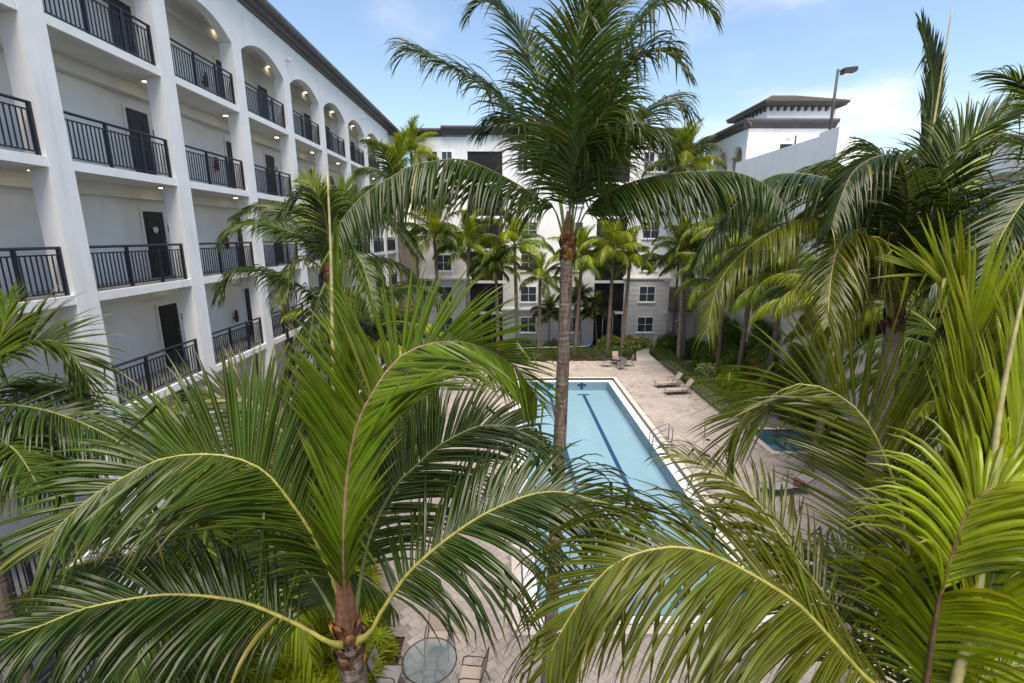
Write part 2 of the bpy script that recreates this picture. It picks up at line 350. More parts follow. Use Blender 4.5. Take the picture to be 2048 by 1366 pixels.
pc(ring(LX0,LX1,LY0,LY1, LX0-.05,LX1+.05,LY0-.05,LY1+.05,-.45,-.006), 'gutter_tile', M['tile_dark'])
for xc in (3.12, 5.52):
    pc(MB().box(xc-.11,xc+.11,WY0+1.2,32.1,FZ+.002,FZ+.006).box(xc-.42,xc+.42,32.102,32.32,FZ+.002,FZ+.006).box(xc-.42,xc+.42,WY0+.95,WY0+1.198,FZ+.002,FZ+.006), 'lane_line', M['lane'])
    pc(MB().box(xc-.1,xc+.1,WY1-.02,WY1-.005,FZ+.1,-.2).box(xc-.32,xc+.32,WY1-.024,WY1-.004,-.45,-.30), 'wall_cross', M['lane'])
o = pc(MB().quad((WX0,WY0,-.19),(WX1,WY0,-.19),(WX1,WY1,-.19),(WX0,WY1,-.19)), 'water', M['water'])
def coping_run(x0,x1,y0,y1,along):
    n = max(1, round(((x1-x0) if along=='x' else (y1-y0))/.6)); 
    for i in range(n):
        e = .004
        if along == 'x': bx = (x0+(x1-x0)*i/n+e, x0+(x1-x0)*(i+1)/n-e, y0, y1)
        else: bx = (x0, x1, y0+(y1-y0)*i/n+e, y0+(y1-y0)*(i+1)/n-e)
        dz = rng.uniform(-.002,.003)
        pc(MB().box(*bx,-.09,.012+dz), 'coping_stone', M['coping'])
gx0, gx1, gy0, gy1 = LX0-.052, LX1+.052, LY0-.052, LY1+.052
coping_run(gx1,CX1,CY0,CY1,'y'); coping_run(CX0,gx0,CY0,CY1,'y'); coping_run(gx0,gx1,gy1,CY1,'x'); coping_run(gx0,gx1,CY0,gy0,'x')
# ladder
def ladder(x, y, label, rz=0):
    t = thing('pool_ladder', (x,y,0), label, 'ladder', None, rz)
    for s in (-.27,.27):
        pts = [(-.42,s,-.75),(-.42,s,.30),(-.40,s,.38),(-.34,s,.45),(.35,s,.82),(.45,s,.85),(.53,s,.82),(.56,s,.74),(.56,s,.0)]
        MB().tube(pts,.024,8).build('handrail', M['steel'], t, True)
        MB().tube([(-.42,s,.10),(.56,s,.10)],.015,6).build('brace', M['steel'], t, True)
    for k in range(3):
        MB().box(-.46,-.36,-.26,.26,-.22-.2*k-.015,-.22-.2*k+.015).build('tread', M['steel'], t)
    return t
ladder(7.86, 22.6, 'dark metal pool ladder with twin sloping handrails on the right pool edge')
ladder(.5, 14.6, 'pool ladder on the left pool edge behind the drooping fronds', math.pi)
# small pool on the right
spa = thing('small_pool', ((SX0+SX1)/2,(SY0+SY1)/2,0), 'small square plunge pool with dark blue steps on the right of the deck', 'pool')
def sc_(b, name, mat): b.v = [(x-(SX0+SX1)/2, y-(SY0+SY1)/2, z) for x,y,z in b.v]; return b.build(name, mat, spa)
sc_(MB().quad((SX0,SY0,-.9),(SX1,SY0,-.9),(SX1,SY1,-.9),(SX0,SY1,-.9)).quad((SX0,SY1,-.9),(SX1,SY1,-.9),(SX1,SY1,-.02),(SX0,SY1,-.02)).quad((SX1,SY0,-.9),(SX1,SY1,-.9),(SX1,SY1,-.02),(SX1,SY0,-.02)).quad((SX0,SY0,-.9),(SX0,SY1,-.9),(SX0,SY1,-.02),(SX0,SY0,-.02)).quad((SX0,SY0,-.9),(SX1,SY0,-.9),(SX1,SY0,-.02),(SX0,SY0,-.02)), 'shell', M['spa_floor'])
for k in range(3):
    sc_(MB().box(SX1-.35*(3-k)+.35*0,SX1-.35*(2-k)-.003,SY0+.003,SY1-.003,-.89,-.7+.2*k), 'step', M['spa_floor'])
    sc_(MB().box(SX1-.35*(3-k)-.004,SX1-.35*(3-k)+.05,SY0+.003,SY1-.003,-.7+.2*k+.003,-.7+.2*k+.006), 'step_edge', M['lane'])
sc_(MB().quad((SX0,SY0,-.14),(SX1,SY0,-.14),(SX1,SY1,-.14),(SX0,SY1,-.14)), 'water', M['water'])
sc_(ring(SX0,SX1,SY0,SY1,SX0-.3,SX1+.3,SY0-.3,SY1+.3,-.1,.012), 'coping', M['coping'])
sc_(MB().tube([(SX0+.05,22.9,.01),(SX0+.05,22.9,.75),(SX0+.9,22.9,.55),(SX0+.95,22.9,-.3)],.022,8), 'handrail', M['rail'])
struct(MB().box(SX1+.31,17.35,SY0-.4,25.4,-.02,.018).build('gravel_strip', M['gravel']))
struct(MB().prism([(11.0,38.56),(12.74,38.56),(12.74,40.65),(14.95,44.4),(14.1,44.4),(11.85,41.9)],'z',-.05,-.004).build('path', M['path']))
MB().tube([(10.42,22.69,-.01),(10.42,22.69,.008)],.12,16).build('deck_drain', M['black'], deck)

# ------------------------------------------------------------------ left building: open walkways on six storeys
FX, BX = -9.87, -11.4           # facade plane and walkway wall
PITCH, COLW, Y0C = 4.1, .60, 11.56
NB = 10
YS, YE = 11.56-PITCH*3, 47.0
lb = thing('apartment_building', (FX,26,0), 'white six-storey apartment building with open walkways, navy railings and arched top floor on the left', 'building')
def lp(b, name, mat, par=lb, **k):
    if par is lb: b.v = [(x-FX, y-26, z) for x,y,z in b.v]
    return b.build(name, mat, par, **k)
FLOORS = [0.02,3.,6.,9.,12.,15.]
col_y = [Y0C+PITCH*k for k in range(-2, NB-1)]          # far edges of the columns
for y in col_y:
    lp(MB().box(FX-.46,FX,y-COLW,y,-.05,17.1), 'column', M['stucco'])
for k, z in enumerate(FLOORS):
    lp(MB().box(BX+.002,FX-.012,YS,YE,z-.21,z), 'walkway_slab', M['stucco'])
    lp(MB().box(BX+.004,FX-.10,YS,YE,z+.002,z+.008), 'walkway_floor', M['concrete'])
    zt = z+3-.21 if k < 5 else 18.0
    if k < 5: lp(MB().box(BX+.004,FX-.16,YS,YE,zt-.012,zt-.002), 'ceiling', M['soffit'])
    lp(MB().box(BX+.003,BX+.28,YS,YE,zt-.36,zt-.014), 'ceiling_beam', M['soffit'])
lp(MB().box(BX+.004,FX-.32,YS,YE,18.0,18.1), 'ceiling', M['soffit'])
lp(MB().box(-24,BX,YS,YE,-.05,18.7), 'wall', M['stucco_warm'])
# arched fascia, one panel per bay
def arch_panel(y0, y1, ya, yb, zs, rise, zt, xf, xb):
    n = 16; ys = [y0, ya] + [ya+(yb-ya)*i/n for i in range(1,n)] + [yb, y1]
    w = (yb-ya)/2; rad = (w*w+rise*rise)/(2*rise)
    def zb(y):
        if y <= ya or y >= yb: return zs
        d = y-(ya+yb)/2; return zs + rise - rad + math.sqrt(max(rad*rad-d*d,0))
    poly = [(y, zb(y)) for y in ys] + [(y1, zt), (y0, zt)]
    return MB().prism(poly, 'x', xb, xf)
for y in col_y[:-1]:
    lp(arch_panel(y-COLW/2, y+PITCH-COLW/2, y, y+PITCH-COLW, 17.102, .58, 18.80, FX-.004, FX-.34), 'arched_fascia', M['stucco'])
lp(MB().box(FX-.34,FX-.004,col_y[-1]-COLW/2,YE,17.102,18.8), 'arched_fascia', M['stucco'])
lp(MB().prism([(FX-.5,18.78),(FX+.08,18.78),(FX+.10,18.9),(FX+.22,18.95),(FX+.24,19.08),(FX+.40,19.14),(FX+.46,19.28),(FX+.44,19.42),(FX+.30,19.50),(FX-.5,19.50)],'y',YS,YE), 'cornice', M['cornice'])
lp(MB().box(-24.3,FX-.501,YS-.2,YE+.2,18.72,19.46), 'roof', M['cornice'])
# railings
RX = FX-.14
bal_b = MB().box(-.011,.011,-.011,.011,.10,.90); bal_me = None
def railing(y0, y1, z, detail):
    global bal_me
    ym = (y0+y1)/2
    r = MB(); L_ = y1-y0
    r.tube([(0,-L_/2,1.06),(0,L_/2,1.06)],.034,8); r.box(-.02,.02,-L_/2,L_/2,.895,.925); r.box(-.02,.02,-L_/2,L_/2,.07,.10)
    pp = [L_/2-.04, -L_/2+.04, -L_/2+L_*.37, -L_/2+L_*.70]
    for i, q in enumerate(pp):
        w = .032 if i != 1 else .02
        r.box(-w,w,q-w,q+w,.0,1.05)
    ro = r.build('railing', M['rail'], lb); ro.location = (RX-FX, ym-26, z+.008)
    n = int(L_/.128); ys = [-L_/2+.1+(L_-.2)*i/n for i in range(n+1)]; ys = [q for q in ys if min(abs(q-p) for p in pp) > .035]
    if detail:
        if bal_me is None:
            o = bal_b.build('baluster', M['rail'], ro); bal_me = o.data; bpy.data.objects.remove(o)
        for q in ys: child('baluster', bal_me, ro, (0,q,0))
    else:
        bb = MB()
        for q in ys: bb.box(-.011,.011,q-.011,q+.011,.10,.90)
        struct(bb.build('balusters', M['rail'], ro), 'stuff')
for k, z in enumerate(FLOORS):
    for i, y in enumerate(col_y[:-1]):
        railing(y+.01, y+PITCH-COLW-.01, z, (i == 2 and 1 <= k) or (i == 3 and 3 <= k <= 5) or (i == 1 and 2 <= k <= 4))
# doors with number plaques, lamps in the ceilings
def door(y, z, paper=False):
    d = lp(MB().box(BX+.01,BX+.045,y-.45,y+.45,z+.01,z+2.08), 'door', M['door'])
    c = lambda b, n, m: (setattr(b, 'v', [(x-FX, yy-26, zz_) for x,yy,zz_ in b.v]), b.build(n, m, d))[1]
    c(MB().box(BX+.004,BX+.06,y-.52,y-.452,z+.01,z+2.15).box(BX+.004,BX+.06,y+.452,y+.52,z+.01,z+2.15).box(BX+.004,BX+.06,y-.452,y+.452,z+2.082,z+2.15), 'door_frame', M['stucco_warm'])
    c(MB().tube([(BX+.046,y+.37,z+1.0),(BX+.11,y+.37,z+1.0)],.03,10).tube([(BX+.11,y+.37,z+1.0),(BX+.11,y+.26,z+1.0)],.012,6), 'door_handle', M['brass'])
    c(MB().tube([(BX+.046,y+.37,z+1.15),(BX+.07,y+.37,z+1.15)],.03,10), 'deadbolt', M['brass'])
    for zz2 in (z+.2, z+1.1):
        c(MB().box(BX+.046,BX+.052,y-.33,y+.22,zz2,zz2+.03).box(BX+.046,BX+.052,y-.33,y+.22,zz2+.72,zz2+.75).box(BX+.046,BX+.052,y-.33,y-.30,zz2+.031,zz2+.719).box(BX+.046,BX+.052,y+.19,y+.22,zz2+.031,zz2+.719), 'door_moulding', M['door'])
    if paper:
        c(MB().quad((BX+.075,y-.10,z+1.45),(BX+.06,y+.06,z+1.40),(BX+.075,y+.12,z+1.52),(BX+.10,y+.02,z+1.62),(BX+.07,y-.12,z+1.58)), 'door_note', M['paper'])
    p = lp(MB().box(BX+.002,BX+.025,y+.66,y+.80,z+1.45,z+1.66), 'number_plaque', M['plaque'])
for k, z in enumerate(FLOORS):
    for yd in (15.9, 21.1, 24.3, 29.4, 32.5, 37.6, 40.7):
        door(yd, z, k == 3 and yd == 15.9)
    zc = z+3-.225 if k < 5 else 17.999
    for i, y in enumerate(col_y[1:-1]):
        yy = y+(.6 if k == 5 else -.2)+PITCH*0; lx = -11.0 if k == 5 else -10.62
        l_ = lp(MB().tube([(lx,yy,zc-.012),(lx,yy,zc+.001)],.13,18), 'ceiling_light', M['trim'])
        g = MB().tube([(lx-FX,yy-26,zc-.018),(lx-FX,yy-26,zc-.0125)],.085,16); g.build('bulb', M['lamp_glow'], l_)
for yy, zz_ in ((23.7,18.05), (35.0,18.15)):
    lp(MB().tube([(FX,yy,zz_),(FX+.16,yy,zz_)],.05,10).tube([(FX+.16,yy,zz_-.1),(FX+.16,yy,zz_-.02),(FX+.16,yy,zz_+.07)],[.04,.085,.085],12), 'security_camera', M['trim'])
pole_y = 20.95
lp(MB().tube([(FX+.06,pole_y,-.05),(FX+.06,pole_y,8.3)],.055,8).box(FX+.002,FX+.05,pole_y-.08,pole_y+.08,3.0,3.06).box(FX+.002,FX+.05,pole_y-.08,pole_y+.08,6.0,6.06), 'downpipe', M['rail'])
# fire extinguishers hung on the walkway wall
fl_names = {1: 'second', 2: 'third', 3: 'fourth', 4: 'fifth', 5: 'top'}
for k in (2,3,4,5):
    z = FLOORS[k]; t = thing('fire_extinguisher', (BX+.13,19.7,z+.80), f'red fire extinguisher hung on the {fl_names[k]} floor walkway wall beside the dark door', 'extinguisher', 'extinguishers on the walkways')
    MB().tube([(0,0,0),(0,0,.02),(0,0,.36),(0,0,.42),(0,0,.46)],[.05,.075,.075,.045,.02],12).build('cylinder', M['red'], t, True)
    MB().box(-.02,.02,-.09,.05,.46,.50).build('valve', M['black'], t)
    MB().tube([(0,.05,.47),(0,.12,.42),(0,.13,.15)],.014,6).build('hose', M['black'], t, True)
    MB().box(-.128,-.07,-.05,.05,.12,.17).build('bracket', M['black'], t)

# ------------------------------------------------------------------ far building across the courtyard
BY = 44.5
fb = thing('far_building', (4,BY,0), 'white and grey six-storey apartment block with balconies facing the far end of the pool', 'building')
def fp(b, name, mat, par=fb, **k):
    b.v = [(x-4, y-BY, z) for x,y,z in b.v]; return b.build(name, mat, par, **k)
def st(k): return .33+2.93*k
blocks = {'L': (-8.1,-3.4,BY,2), 'C': (-.3,8.3,BY-.0,1), 'Rr': (11.1,15.4,BY-.0,2)}
for nm, (x0,x1,y,gn) in blocks.items():
    zg = st(gn)+.05
    fp(MB().box(x0,x1,y,y+9,zg+.35,18.75), 'wall', M['stucco'])
    fp(MB().box(x0+.03,x1-.03,y+.05,y+9,-.05,zg), 'wall', M['grey_paint'])
    n = round(zg/.49)
    for i in range(n):
        fp(MB().box(x0,x1,y,y+.3,-.04+zg*i/n+.02,-.04+zg*(i+1)/n-.02), 'wall_course', M['grey_paint'])
    fp(MB().box(x0-.12,x1+.12,y-.12,y+.5,zg+.002,zg+.12), 'band_moulding', M['trim'])
    fp(MB().box(x0-.20,x1+.20,y-.20,y+.5,zg+.122,zg+.24), 'band_moulding', M['trim'])
    fp(MB().box(x0-.10,x1+.10,y-.10,y+.5,zg+.242,zg+.35), 'band_moulding', M['trim'])
# cornices at stepped heights
def cornice_x(x0, x1, y, z):
    return MB().prism([(y+.4,z),(y-.06,z),(y-.08,z+.12),(y-.2,z+.16),(y-.22,z+.3),(y-.4,z+.36),(y-.46,z+.5),(y-.44,z+.62),(y+.4,z+.62)],'x',x0,x1)
fp(cornice_x(-8.5,-5.6,BY,18.76), 'cornice', M['cornice'])
fp(cornice_x(-5.598,11.0,BY-.25,18.92), 'cornice', M['cornice'])
fp(cornice_x(11.002,15.8,BY-.1,18.80), 'cornice', M['cornice'])
fp(MB().box(-8.1,15.4,BY+.5,BY+9,18.9,19.3), 'roof', M['cornice'])
# recessed balcony bays
for x0, x1 in ((-3.4,-.3),(8.3,11.1)):
    fp(MB().box(x0,x1,BY+2.0,BY+9,-.05,18.9), 'wall', M['stucco_warm'])
    fp(MB().box(x0,x1,BY-.02,BY+1.999,17.55,18.9), 'balcony_lintel', M['stucco'])
    for k in range(6):
        z = st(k)
        if k: fp(MB().box(x0+.002,x1-.002,BY-.10,BY+1.998,z-.24,z-.02), 'balcony_slab', M['trim'])
        xm = (x0+x1)/2
        d = fp(MB().box(x0+.5,x1-.5,BY+1.93,BY+1.995,z,z+2.1), 'sliding_door', M['trim'])
        for q in (0,1):
            xa = x0+.56+q*(x1-x0-1.1)/2; xb = xa+(x1-x0-1.1)/2-.06
            g = MB().box(xa,xb,BY+1.915,BY+1.927,z+.08,z+2.02); g.v = [(x-4,y-BY,zz_) for x,y,zz_ in g.v]; g.build('pane', M['pane'], d)
        fp(MB().quad((x0+.02,BY+.10,z),(x1-.02,BY+.10,z),(x1-.02,BY+.10,z+2.66),(x0+.02,BY+.10,z+2.66)), 'insect_screen', M['screen'])
        for xx in (x0+.03,x0+(x1-x0)*.33,x0+(x1-x0)*.67,x1-.03):
            fp(MB().box(xx-.022,xx+.022,BY+.06,BY+.096,z,z+2.66), 'screen_post', M['black'] if k else M['trim'])
        bb = MB().box(x0+.05,x1-.05,BY+.0,BY+.035,z+.98,z+1.03).box(x0+.05,x1-.05,BY+.0,BY+.035,z+.06,z+.10)
        nb = 22
        for i in range(nb): xx = x0+.1+(x1-x0-.2)*i/(nb-1); bb.box(xx-.012,xx+.012,BY+.006,BY+.03,z+.1,z+.98)
        fp(bb, 'balcony_railing', M['rail'])
# windows
def window(xc, z0, z1, w=1.42, y=BY, par=fb):
    f = MB().box(xc-w/2-.05,xc-w/2,y-.05,y+.02,z0-.07,z1+.07).box(xc+w/2,xc+w/2+.05,y-.05,y+.02,z0-.07,z1+.07).box(xc-w/2,xc+w/2,y-.05,y+.02,z1,z1+.07).box(xc-w/2,xc+w/2,y-.05,y+.02,z0-.07,z0).box(xc-.018,xc+.018,y-.045,y+.02,z0,z1).box(xc-w/2,xc-.029,y-.04,y+.02,(z0+z1)/2-.014,(z0+z1)/2+.014).box(xc+.029,xc+w/2,y-.04,y+.02,(z0+z1)/2-.014,(z0+z1)/2+.014)
    wo = fp(f, 'window', M['trim'], par)
    L2 = lambda b, n, m: (setattr(b, 'v', [(x-4,yy-BY,zz_) for x,yy,zz_ in b.v]), b.build(n, m, wo))[1]
    L2(MB().box(xc-w/2,xc+w/2,y-.008,y-.003,z0,z1), 'curtain', M['curtain'])
    for s in (-1,1):
        xa, xb = (xc-w/2,xc-.03) if s < 0 else (xc+.03,xc+w/2)
        L2(MB().box(xa+.004,xb-.004,y-.024,y-.018,z0+.004,(z0+z1)/2-.025), 'pane', M['pane']); L2(MB().box(xa+.004,xb-.004,y-.024,y-.018,(z0+z1)/2+.025,z1-.004), 'pane', M['pane'])
    L2(MB().box(xc-w/2-.14,xc+w/2+.14,y-.12,y-.002,z0-.16,z0-.072), 'sill', M['trim'])
for k in range(6):
    z0 = 1.30+2.93*k
    if k < 5:
        for xc in (2.1, 6.3): window(xc, z0, z0+1.38)
        window(13.3, z0, z0+1.38); window(-5.8, z0, z0+1.38)
    else:
        for xc in (1.5, 2.75, 5.6, 6.85, 12.75, 13.95, -6.5, -5.2): window(xc, z0-.05, z0+1.55, .85)
for xx, zz_ in ((15.0,6.15),(15.1,3.15),(-7.6,6.1)):
    fp(MB().box(xx-.16,xx+.16,BY-.06,BY-.003,zz_,zz_+.1).box(xx-.15,xx-.04,BY-.16,BY-.061,zz_-.06,zz_+.06).box(xx+.04,xx+.15,BY-.16,BY-.061,zz_-.06,zz_+.06), 'wall_light', M['trim'])
# recess and lean-to on the right
fp(MB().box(15.402,18.3,BY+1.8,BY+9,-.05,18.0), 'wall', M['stucco'])
fp(cornice_x(15.41,18.2,BY+1.7,17.9), 'cornice', M['cornice'])
lt = thing('lean_to', (16.8,BY,0), 'grey lean-to with a green-brown tiled roof and a wall air conditioner beside the far building', 'outbuilding')
def ltp(b, n, m, **k): b.v = [(x-16.8,y-BY,z) for x,y,z in b.v]; return b.build(n, m, lt, **k)
ltp(MB().box(15.45,18.0,BY-.2,BY+1.79,-.05,3.3), 'wall', M['grey_wall2'])
rf = ltp(MB().prism([(BY-.65,3.30),(BY-.65,3.38),(BY+1.6,5.35),(BY+1.6,5.2)],'x',15.42,18.06), 'roof', M['roof_tile'])
for i in range(12):
    xx = 15.52+.22*i
    for j in range(7):
        y0, y1 = BY-.68+.325*j, BY-.68+.325*(j+1)+.04
        f = lambda y: 3.38+(y-(BY-.65))*(1.97/2.25)
        tb = MB().tube([(xx,y0,f(y0)+.04),(xx,y1,f(y1)+.015)],[.085,.075],8); tb.v = [(x-16.8,y-BY,z) for x,y,z in tb.v]; tb.build('roof_tile', M['roof_tile'], rf)
ac = ltp(MB().box(16.0,16.62,BY-.5,BY-.201,2.05,2.45), 'air_conditioner', M['trim'])
tb = MB()
for i in range(7): tb.box(16.03,16.59,BY-.512,BY-.502,2.09+.045*i,2.115+.045*i)
tb.v = [(x-16.8,y-BY,z) for x,y,z in tb.v]; tb.build('grille', M['black'], ac)

# ------------------------------------------------------------------ right wing with arches, tower and car-park wall
wg = thing('arched_wing', (18.1,37.7,0), 'white wing with arched top-floor openings and dark cornice right of the far building', 'building')
def wp(b, n, m, par=wg, **k): b.v = [(x-18.1,y-37.7,z) for x,y,z in b.v]; return b.build(n, m, par, **k)
wp(MB().box(18.42,24.3,37.7,46.29,-.05,14.95), 'wall', M['stucco'])
wp(MB().box(19.6,24.3,37.702,46.29,14.951,18.1), 'wall', M['stucco'])
wp(MB().box(18.12,19.599,37.702,38.02,14.96,18.1), 'wall', M['stucco'])
for j in range(3):
    ya = 37.98+.25+2.6*j
    wp(arch_panel(ya-.5,ya+2.1,ya+.12,ya+1.72,16.35,.72,18.10,18.1+.3,18.1), 'arched_fascia', M['stucco'])
    wp(MB().box(18.105,18.395,ya-.5,ya+.118,14.96,16.352), 'column', M['stucco'])
wp(MB().box(18.105,18.395,45.53,46.2,14.96,16.352), 'column', M['stucco'])
wp(MB().box(18.43,19.59,38.03,46.2,17.9,18.05), 'ceiling', M['soffit'])
def corn_prof(a, s, z): return [(a,z),(a+s*.06,z),(a+s*.08,z+.12),(a+s*.2,z+.16),(a+s*.22,z+.3),(a+s*.4,z+.36),(a+s*.46,z+.5),(a+s*.44,z+.62),(a,z+.62)]
wp(MB().prism(corn_prof(18.12,-1,18.101),'y',37.3,46.2), 'cornice', M['cornice'])
wp(MB().prism(corn_prof(37.72,-1,18.105),'x',17.7,24.6), 'cornice', M['cornice'])
wp(MB().box(18.125,24.2,37.73,46.2,18.11,18.6), 'roof', M['cornice'])
wp(MB().box(20.6,21.5,37.64,37.698,14.9,17.0), 'door', M['door'])
wp(MB().box(20.1,20.5,37.6,37.698,16.2,16.38).box(21.0,21.35,37.6,37.698,17.4,17.5), 'wall_light', M['trim'])
wp(MB().tube([(21.7,37.66,15.0),(21.7,37.66,17.6)],.04,6), 'conduit', M['black'])
wp(MB().box(24.4,27.2,40,46,-.05,17.3).box(24.3,27.6,39.6,46.2,17.302,17.9), 'side_roof', M['cornice'])
tw = thing('roof_tower', (23.4,40.4,0), 'square white tower with bracketed eaves and hipped grey tile roof', 'tower')
def tp(b, n, m, par=tw, **k): b.v = [(x-23.4,y-40.4,z) for x,y,z in b.v]; return b.build(n, m, par, **k)
TX0,TX1,TY0,TY1 = 20.75,26.2,40.4,45.9
tp(MB().box(TX0,TX1,TY0,TY1,18.0,20.28), 'wall', M['stucco'])
tp(MB().box(TX0-.5,TX1+.5,TY0-.5,TY1+.5,20.281,20.38), 'eave', M['cornice'])
tp(MB().box(TX0-.56,TX1+.56,TY0-.56,TY1+.56,20.382,20.47), 'gutter', M['cornice'])
for i in range(10):
    x = TX0+.25+(TX1-TX0-.5)*i/9
    tp(MB().prism([(TY0-.001,20.28),(TY0-.26,20.28),(TY0-.26,20.16),(TY0-.12,19.98),(TY0-.001,19.94)],'x',x-.09,x+.09), 'bracket', M['cornice'])
for i in range(9):
    y = TY0+.35+(TY1-TY0-.7)*i/8
    tp(MB().prism([(TX0-.001,20.28),(TX0-.26,20.28),(TX0-.26,20.16),(TX0-.12,19.98),(TX0-.001,19.94)],'y',y-.09,y+.09), 'bracket', M['cornice'])
rz0, rz1 = 20.472, 21.65; ex0,ex1,ey0,ey1 = TX0-.6,TX1+.6,TY0-.6,TY1+.6; rxa, rxb, ryc = 22.4, 24.5, 43.2
hr = tp(MB().quad((ex0,ey0,rz0),(ex1,ey0,rz0),(rxb,ryc,rz1),(rxa,ryc,rz1)).quad((ex1,ey0,rz0),(ex1,ey1,rz0),(rxb,ryc,rz1)).quad((ex1,ey1,rz0),(ex0,ey1,rz0),(rxa,ryc,rz1),(rxb,ryc,rz1)).quad((ex0,ey1,rz0),(ex0,ey0,rz0),(rxa,ryc,rz1)), 'roof', M['roof_tile'])
tb = MB()
nt_ = 34
for i in range(nt_):
    t_ = (i+.5)/nt_; x = ex0+(ex1-ex0)*t_
    if x < rxa: f = (x-ex0)/(rxa-ex0)
    elif x > rxb: f = (ex1-x)/(ex1-rxb)
    else: f = 1
    m_ = max(2, int(f*8)); 
    for j in range(m_):
        a, c_ = f*j/m_, f*(j+1)/m_+.01
        tb.tube([(x,ey0+(ryc-ey0)*a,rz0+(rz1-rz0)*a+.05),(x,ey0+(ryc-ey0)*c_,rz0+(rz1-rz0)*c_+.02)],[.09,.08],6)
for i in range(30):
    t_ = (i+.5)/30; y = ey0+(ey1-ey0)*t_; f = (y-ey0)/(ryc-ey0) if y < ryc else (ey1-y)/(ey1-ryc)
    tb.tube([(ex0,y,rz0+.05),(ex0+(rxa-ex0)*f,y,rz0+(rz1-rz0)*f+.05)],.09,6)
tb.tube([(rxa,ryc,rz1+.06),(rxb,ryc,rz1+.06)],.12,8); tb.tube([(ex0,ey0,rz0+.06),(rxa,ryc,rz1+.06)],.11,8); tb.tube([(ex1,ey0,rz0+.06),(rxb,ryc,rz1+.06)],.11,8)
tb.v = [(x-23.4,y-40.4,z) for x,y,z in tb.v]; struct(tb.build('tile_courses', M['roof_tile'], hr), 'stuff')
cp = thing('car_park', (17.2,20,0), 'plain white car-park wall with parapet behind the palms on the right', 'building')
def cpp(b, n, m, **k): b.v = [(x-17.2,y-20,z) for x,y,z in b.v]; return b.build(n, m, cp, **k)
cpp(MB().box(17.6,17.9,-12,37.3,-.05,13.2), 'wall', M['stucco'])
cpp(MB().box(17.9,40,-12,37.3,-.05,12.9), 'deck_structure', M['grey_wall2'])
cpp(MB().box(17.2,17.598,27.4,37.3,-.05,15.62), 'parapet', M['stucco'])
cpp(MB().box(17.2,17.598,-12,25.79,12.4,13.7), 'parapet', M['stucco'])
cpp(MB().box(17.601,18.6,25.8,37.3,13.21,15.2), 'stair_head', M['stucco'])
cpp(MB().box(17.05,17.598,25.8,27.39,-.05,15.75), 'pier', M['stucco_warm'])
cpp(MB().box(17.05,17.598,13.8,15.2,-.05,13.75), 'pier', M['stucco_warm'])
lamp = thing('street_lamp', (18.3,28.5,14.3), 'tall pole lamp with a box head above the car-park parapet', 'street lamp')
MB().tube([(0,0,0),(0,0,4.95)],[.085,.065],10).build('pole', M['lamp_bronze'], lamp, True)
MB().tube([(0,0,4.82),(.28,0,4.88)],.035,8).build('arm', M['lamp_bronze'], lamp, True)
MB().prism([(.25,4.70),(.25,4.98),(.95,5.06),(.98,4.86),(.85,4.76)],'y',-.2,.2).build('lamp_head', M['lamp_bronze'], lamp)
MB().box(.35,.82,-.16,.16,4.685,4.70).build('lens', M['trim'], lamp)

# ------------------------------------------------------------------ patio furniture
def chair(x, y, rz, label, group, sl):
    t = thing('patio_chair', (x,y,0), label, 'chair', group, rz)      # faces local +y
    MB().prism([(-.24,.40),(-.22,.425),(.0,.41),(.20,.44),(.24,.43),(.22,.41),(0,.385)],'x',-.245,.245).build('seat', sl, t)
    MB().prism([(-.24,.43),(-.40,.98),(-.415,.98),(-.255,.42)],'x',-.245,.245).build('backrest', sl, t)
    MB().tube([(-.26,.25,.43),(-.26,-.22,.42),(-.26,-.41,.99),(.26,-.41,.99),(.26,-.22,.42),(.26,.25,.43)],.014,6).build('seat_frame', M['bronze'], t, True)
    for s in (-1,1):
        MB().tube([(s*.29,.30,0),(s*.29,.24,.42),(s*.29,.20,.62),(s*.29,.10,.66),(s*.29,-.22,.66),(s*.28,-.31,.63)],.014,6).build('armrest', M['bronze'], t, True)
        MB().tube([(s*.28,-.26,.42),(s*.29,-.42,0)],.014,6).build('leg', M['bronze'], t, True)
    return t
def table(x, y, r, label):
    t = thing('patio_table', (x,y,0), label, 'table')
    MB().tube([(0,0,.712),(0,0,.722)],r-.012,40).build('glass_top', M['table_glass'], t)
    rim = [(math.cos(a)*r, math.sin(a)*r, .715) for a in [2*math.pi*i/40 for i in range(41)]]
    MB().tube(rim,.016,6,False).build('rim', M['bronze'], t, True)
    for k in range(4):
        a = math.pi/4+k*math.pi/2; c_, s_ = math.cos(a), math.sin(a)
        MB().tube([(c_*r*.95,s_*r*.95,.70),(c_*r*.35,s_*r*.35,.62),(c_*r*.28,s_*r*.28,.3),(c_*r*.75,s_*r*.75,0)],.016,6).build('leg', M['bronze'], t, True)
    MB().tube([(math.cos(2*math.pi*i/24)*r*.32, math.sin(2*math.pi*i/24)*r*.32, .45) for i in range(25)],.012,6,False).build('ring_brace', M['bronze'], t, True)
    return t
table(-1.80,9.15,.62,'round glass patio table with dark rim on the near pavers')
g_ = 'chairs at the near glass table'
chair(-1.75,10.05,R(180),'tan sling chair on the far side of the near glass table',g_,M['sling'])
chair(-2.72,9.05,R(-95),'grey sling chair left of the near glass table',g_,M['sling_g'])
chair(-.85,9.0,R(85),'tan sling chair right of the near glass table',g_,M['sling'])
table(9.0,36.75,.55,'small round patio table by the dark far hedge')
g_ = 'chairs at the far patio table'
chair(8.15,36.75,R(-90),'sling chair left of the far patio table',g_,M['sling_g'])
chair(9.0,37.55,R(180),'pale sling chair behind the far patio table',g_,M['sling'])
chair(9.85,36.85,R(90),'sling chair right of the far patio table',g_,M['sling_g'])
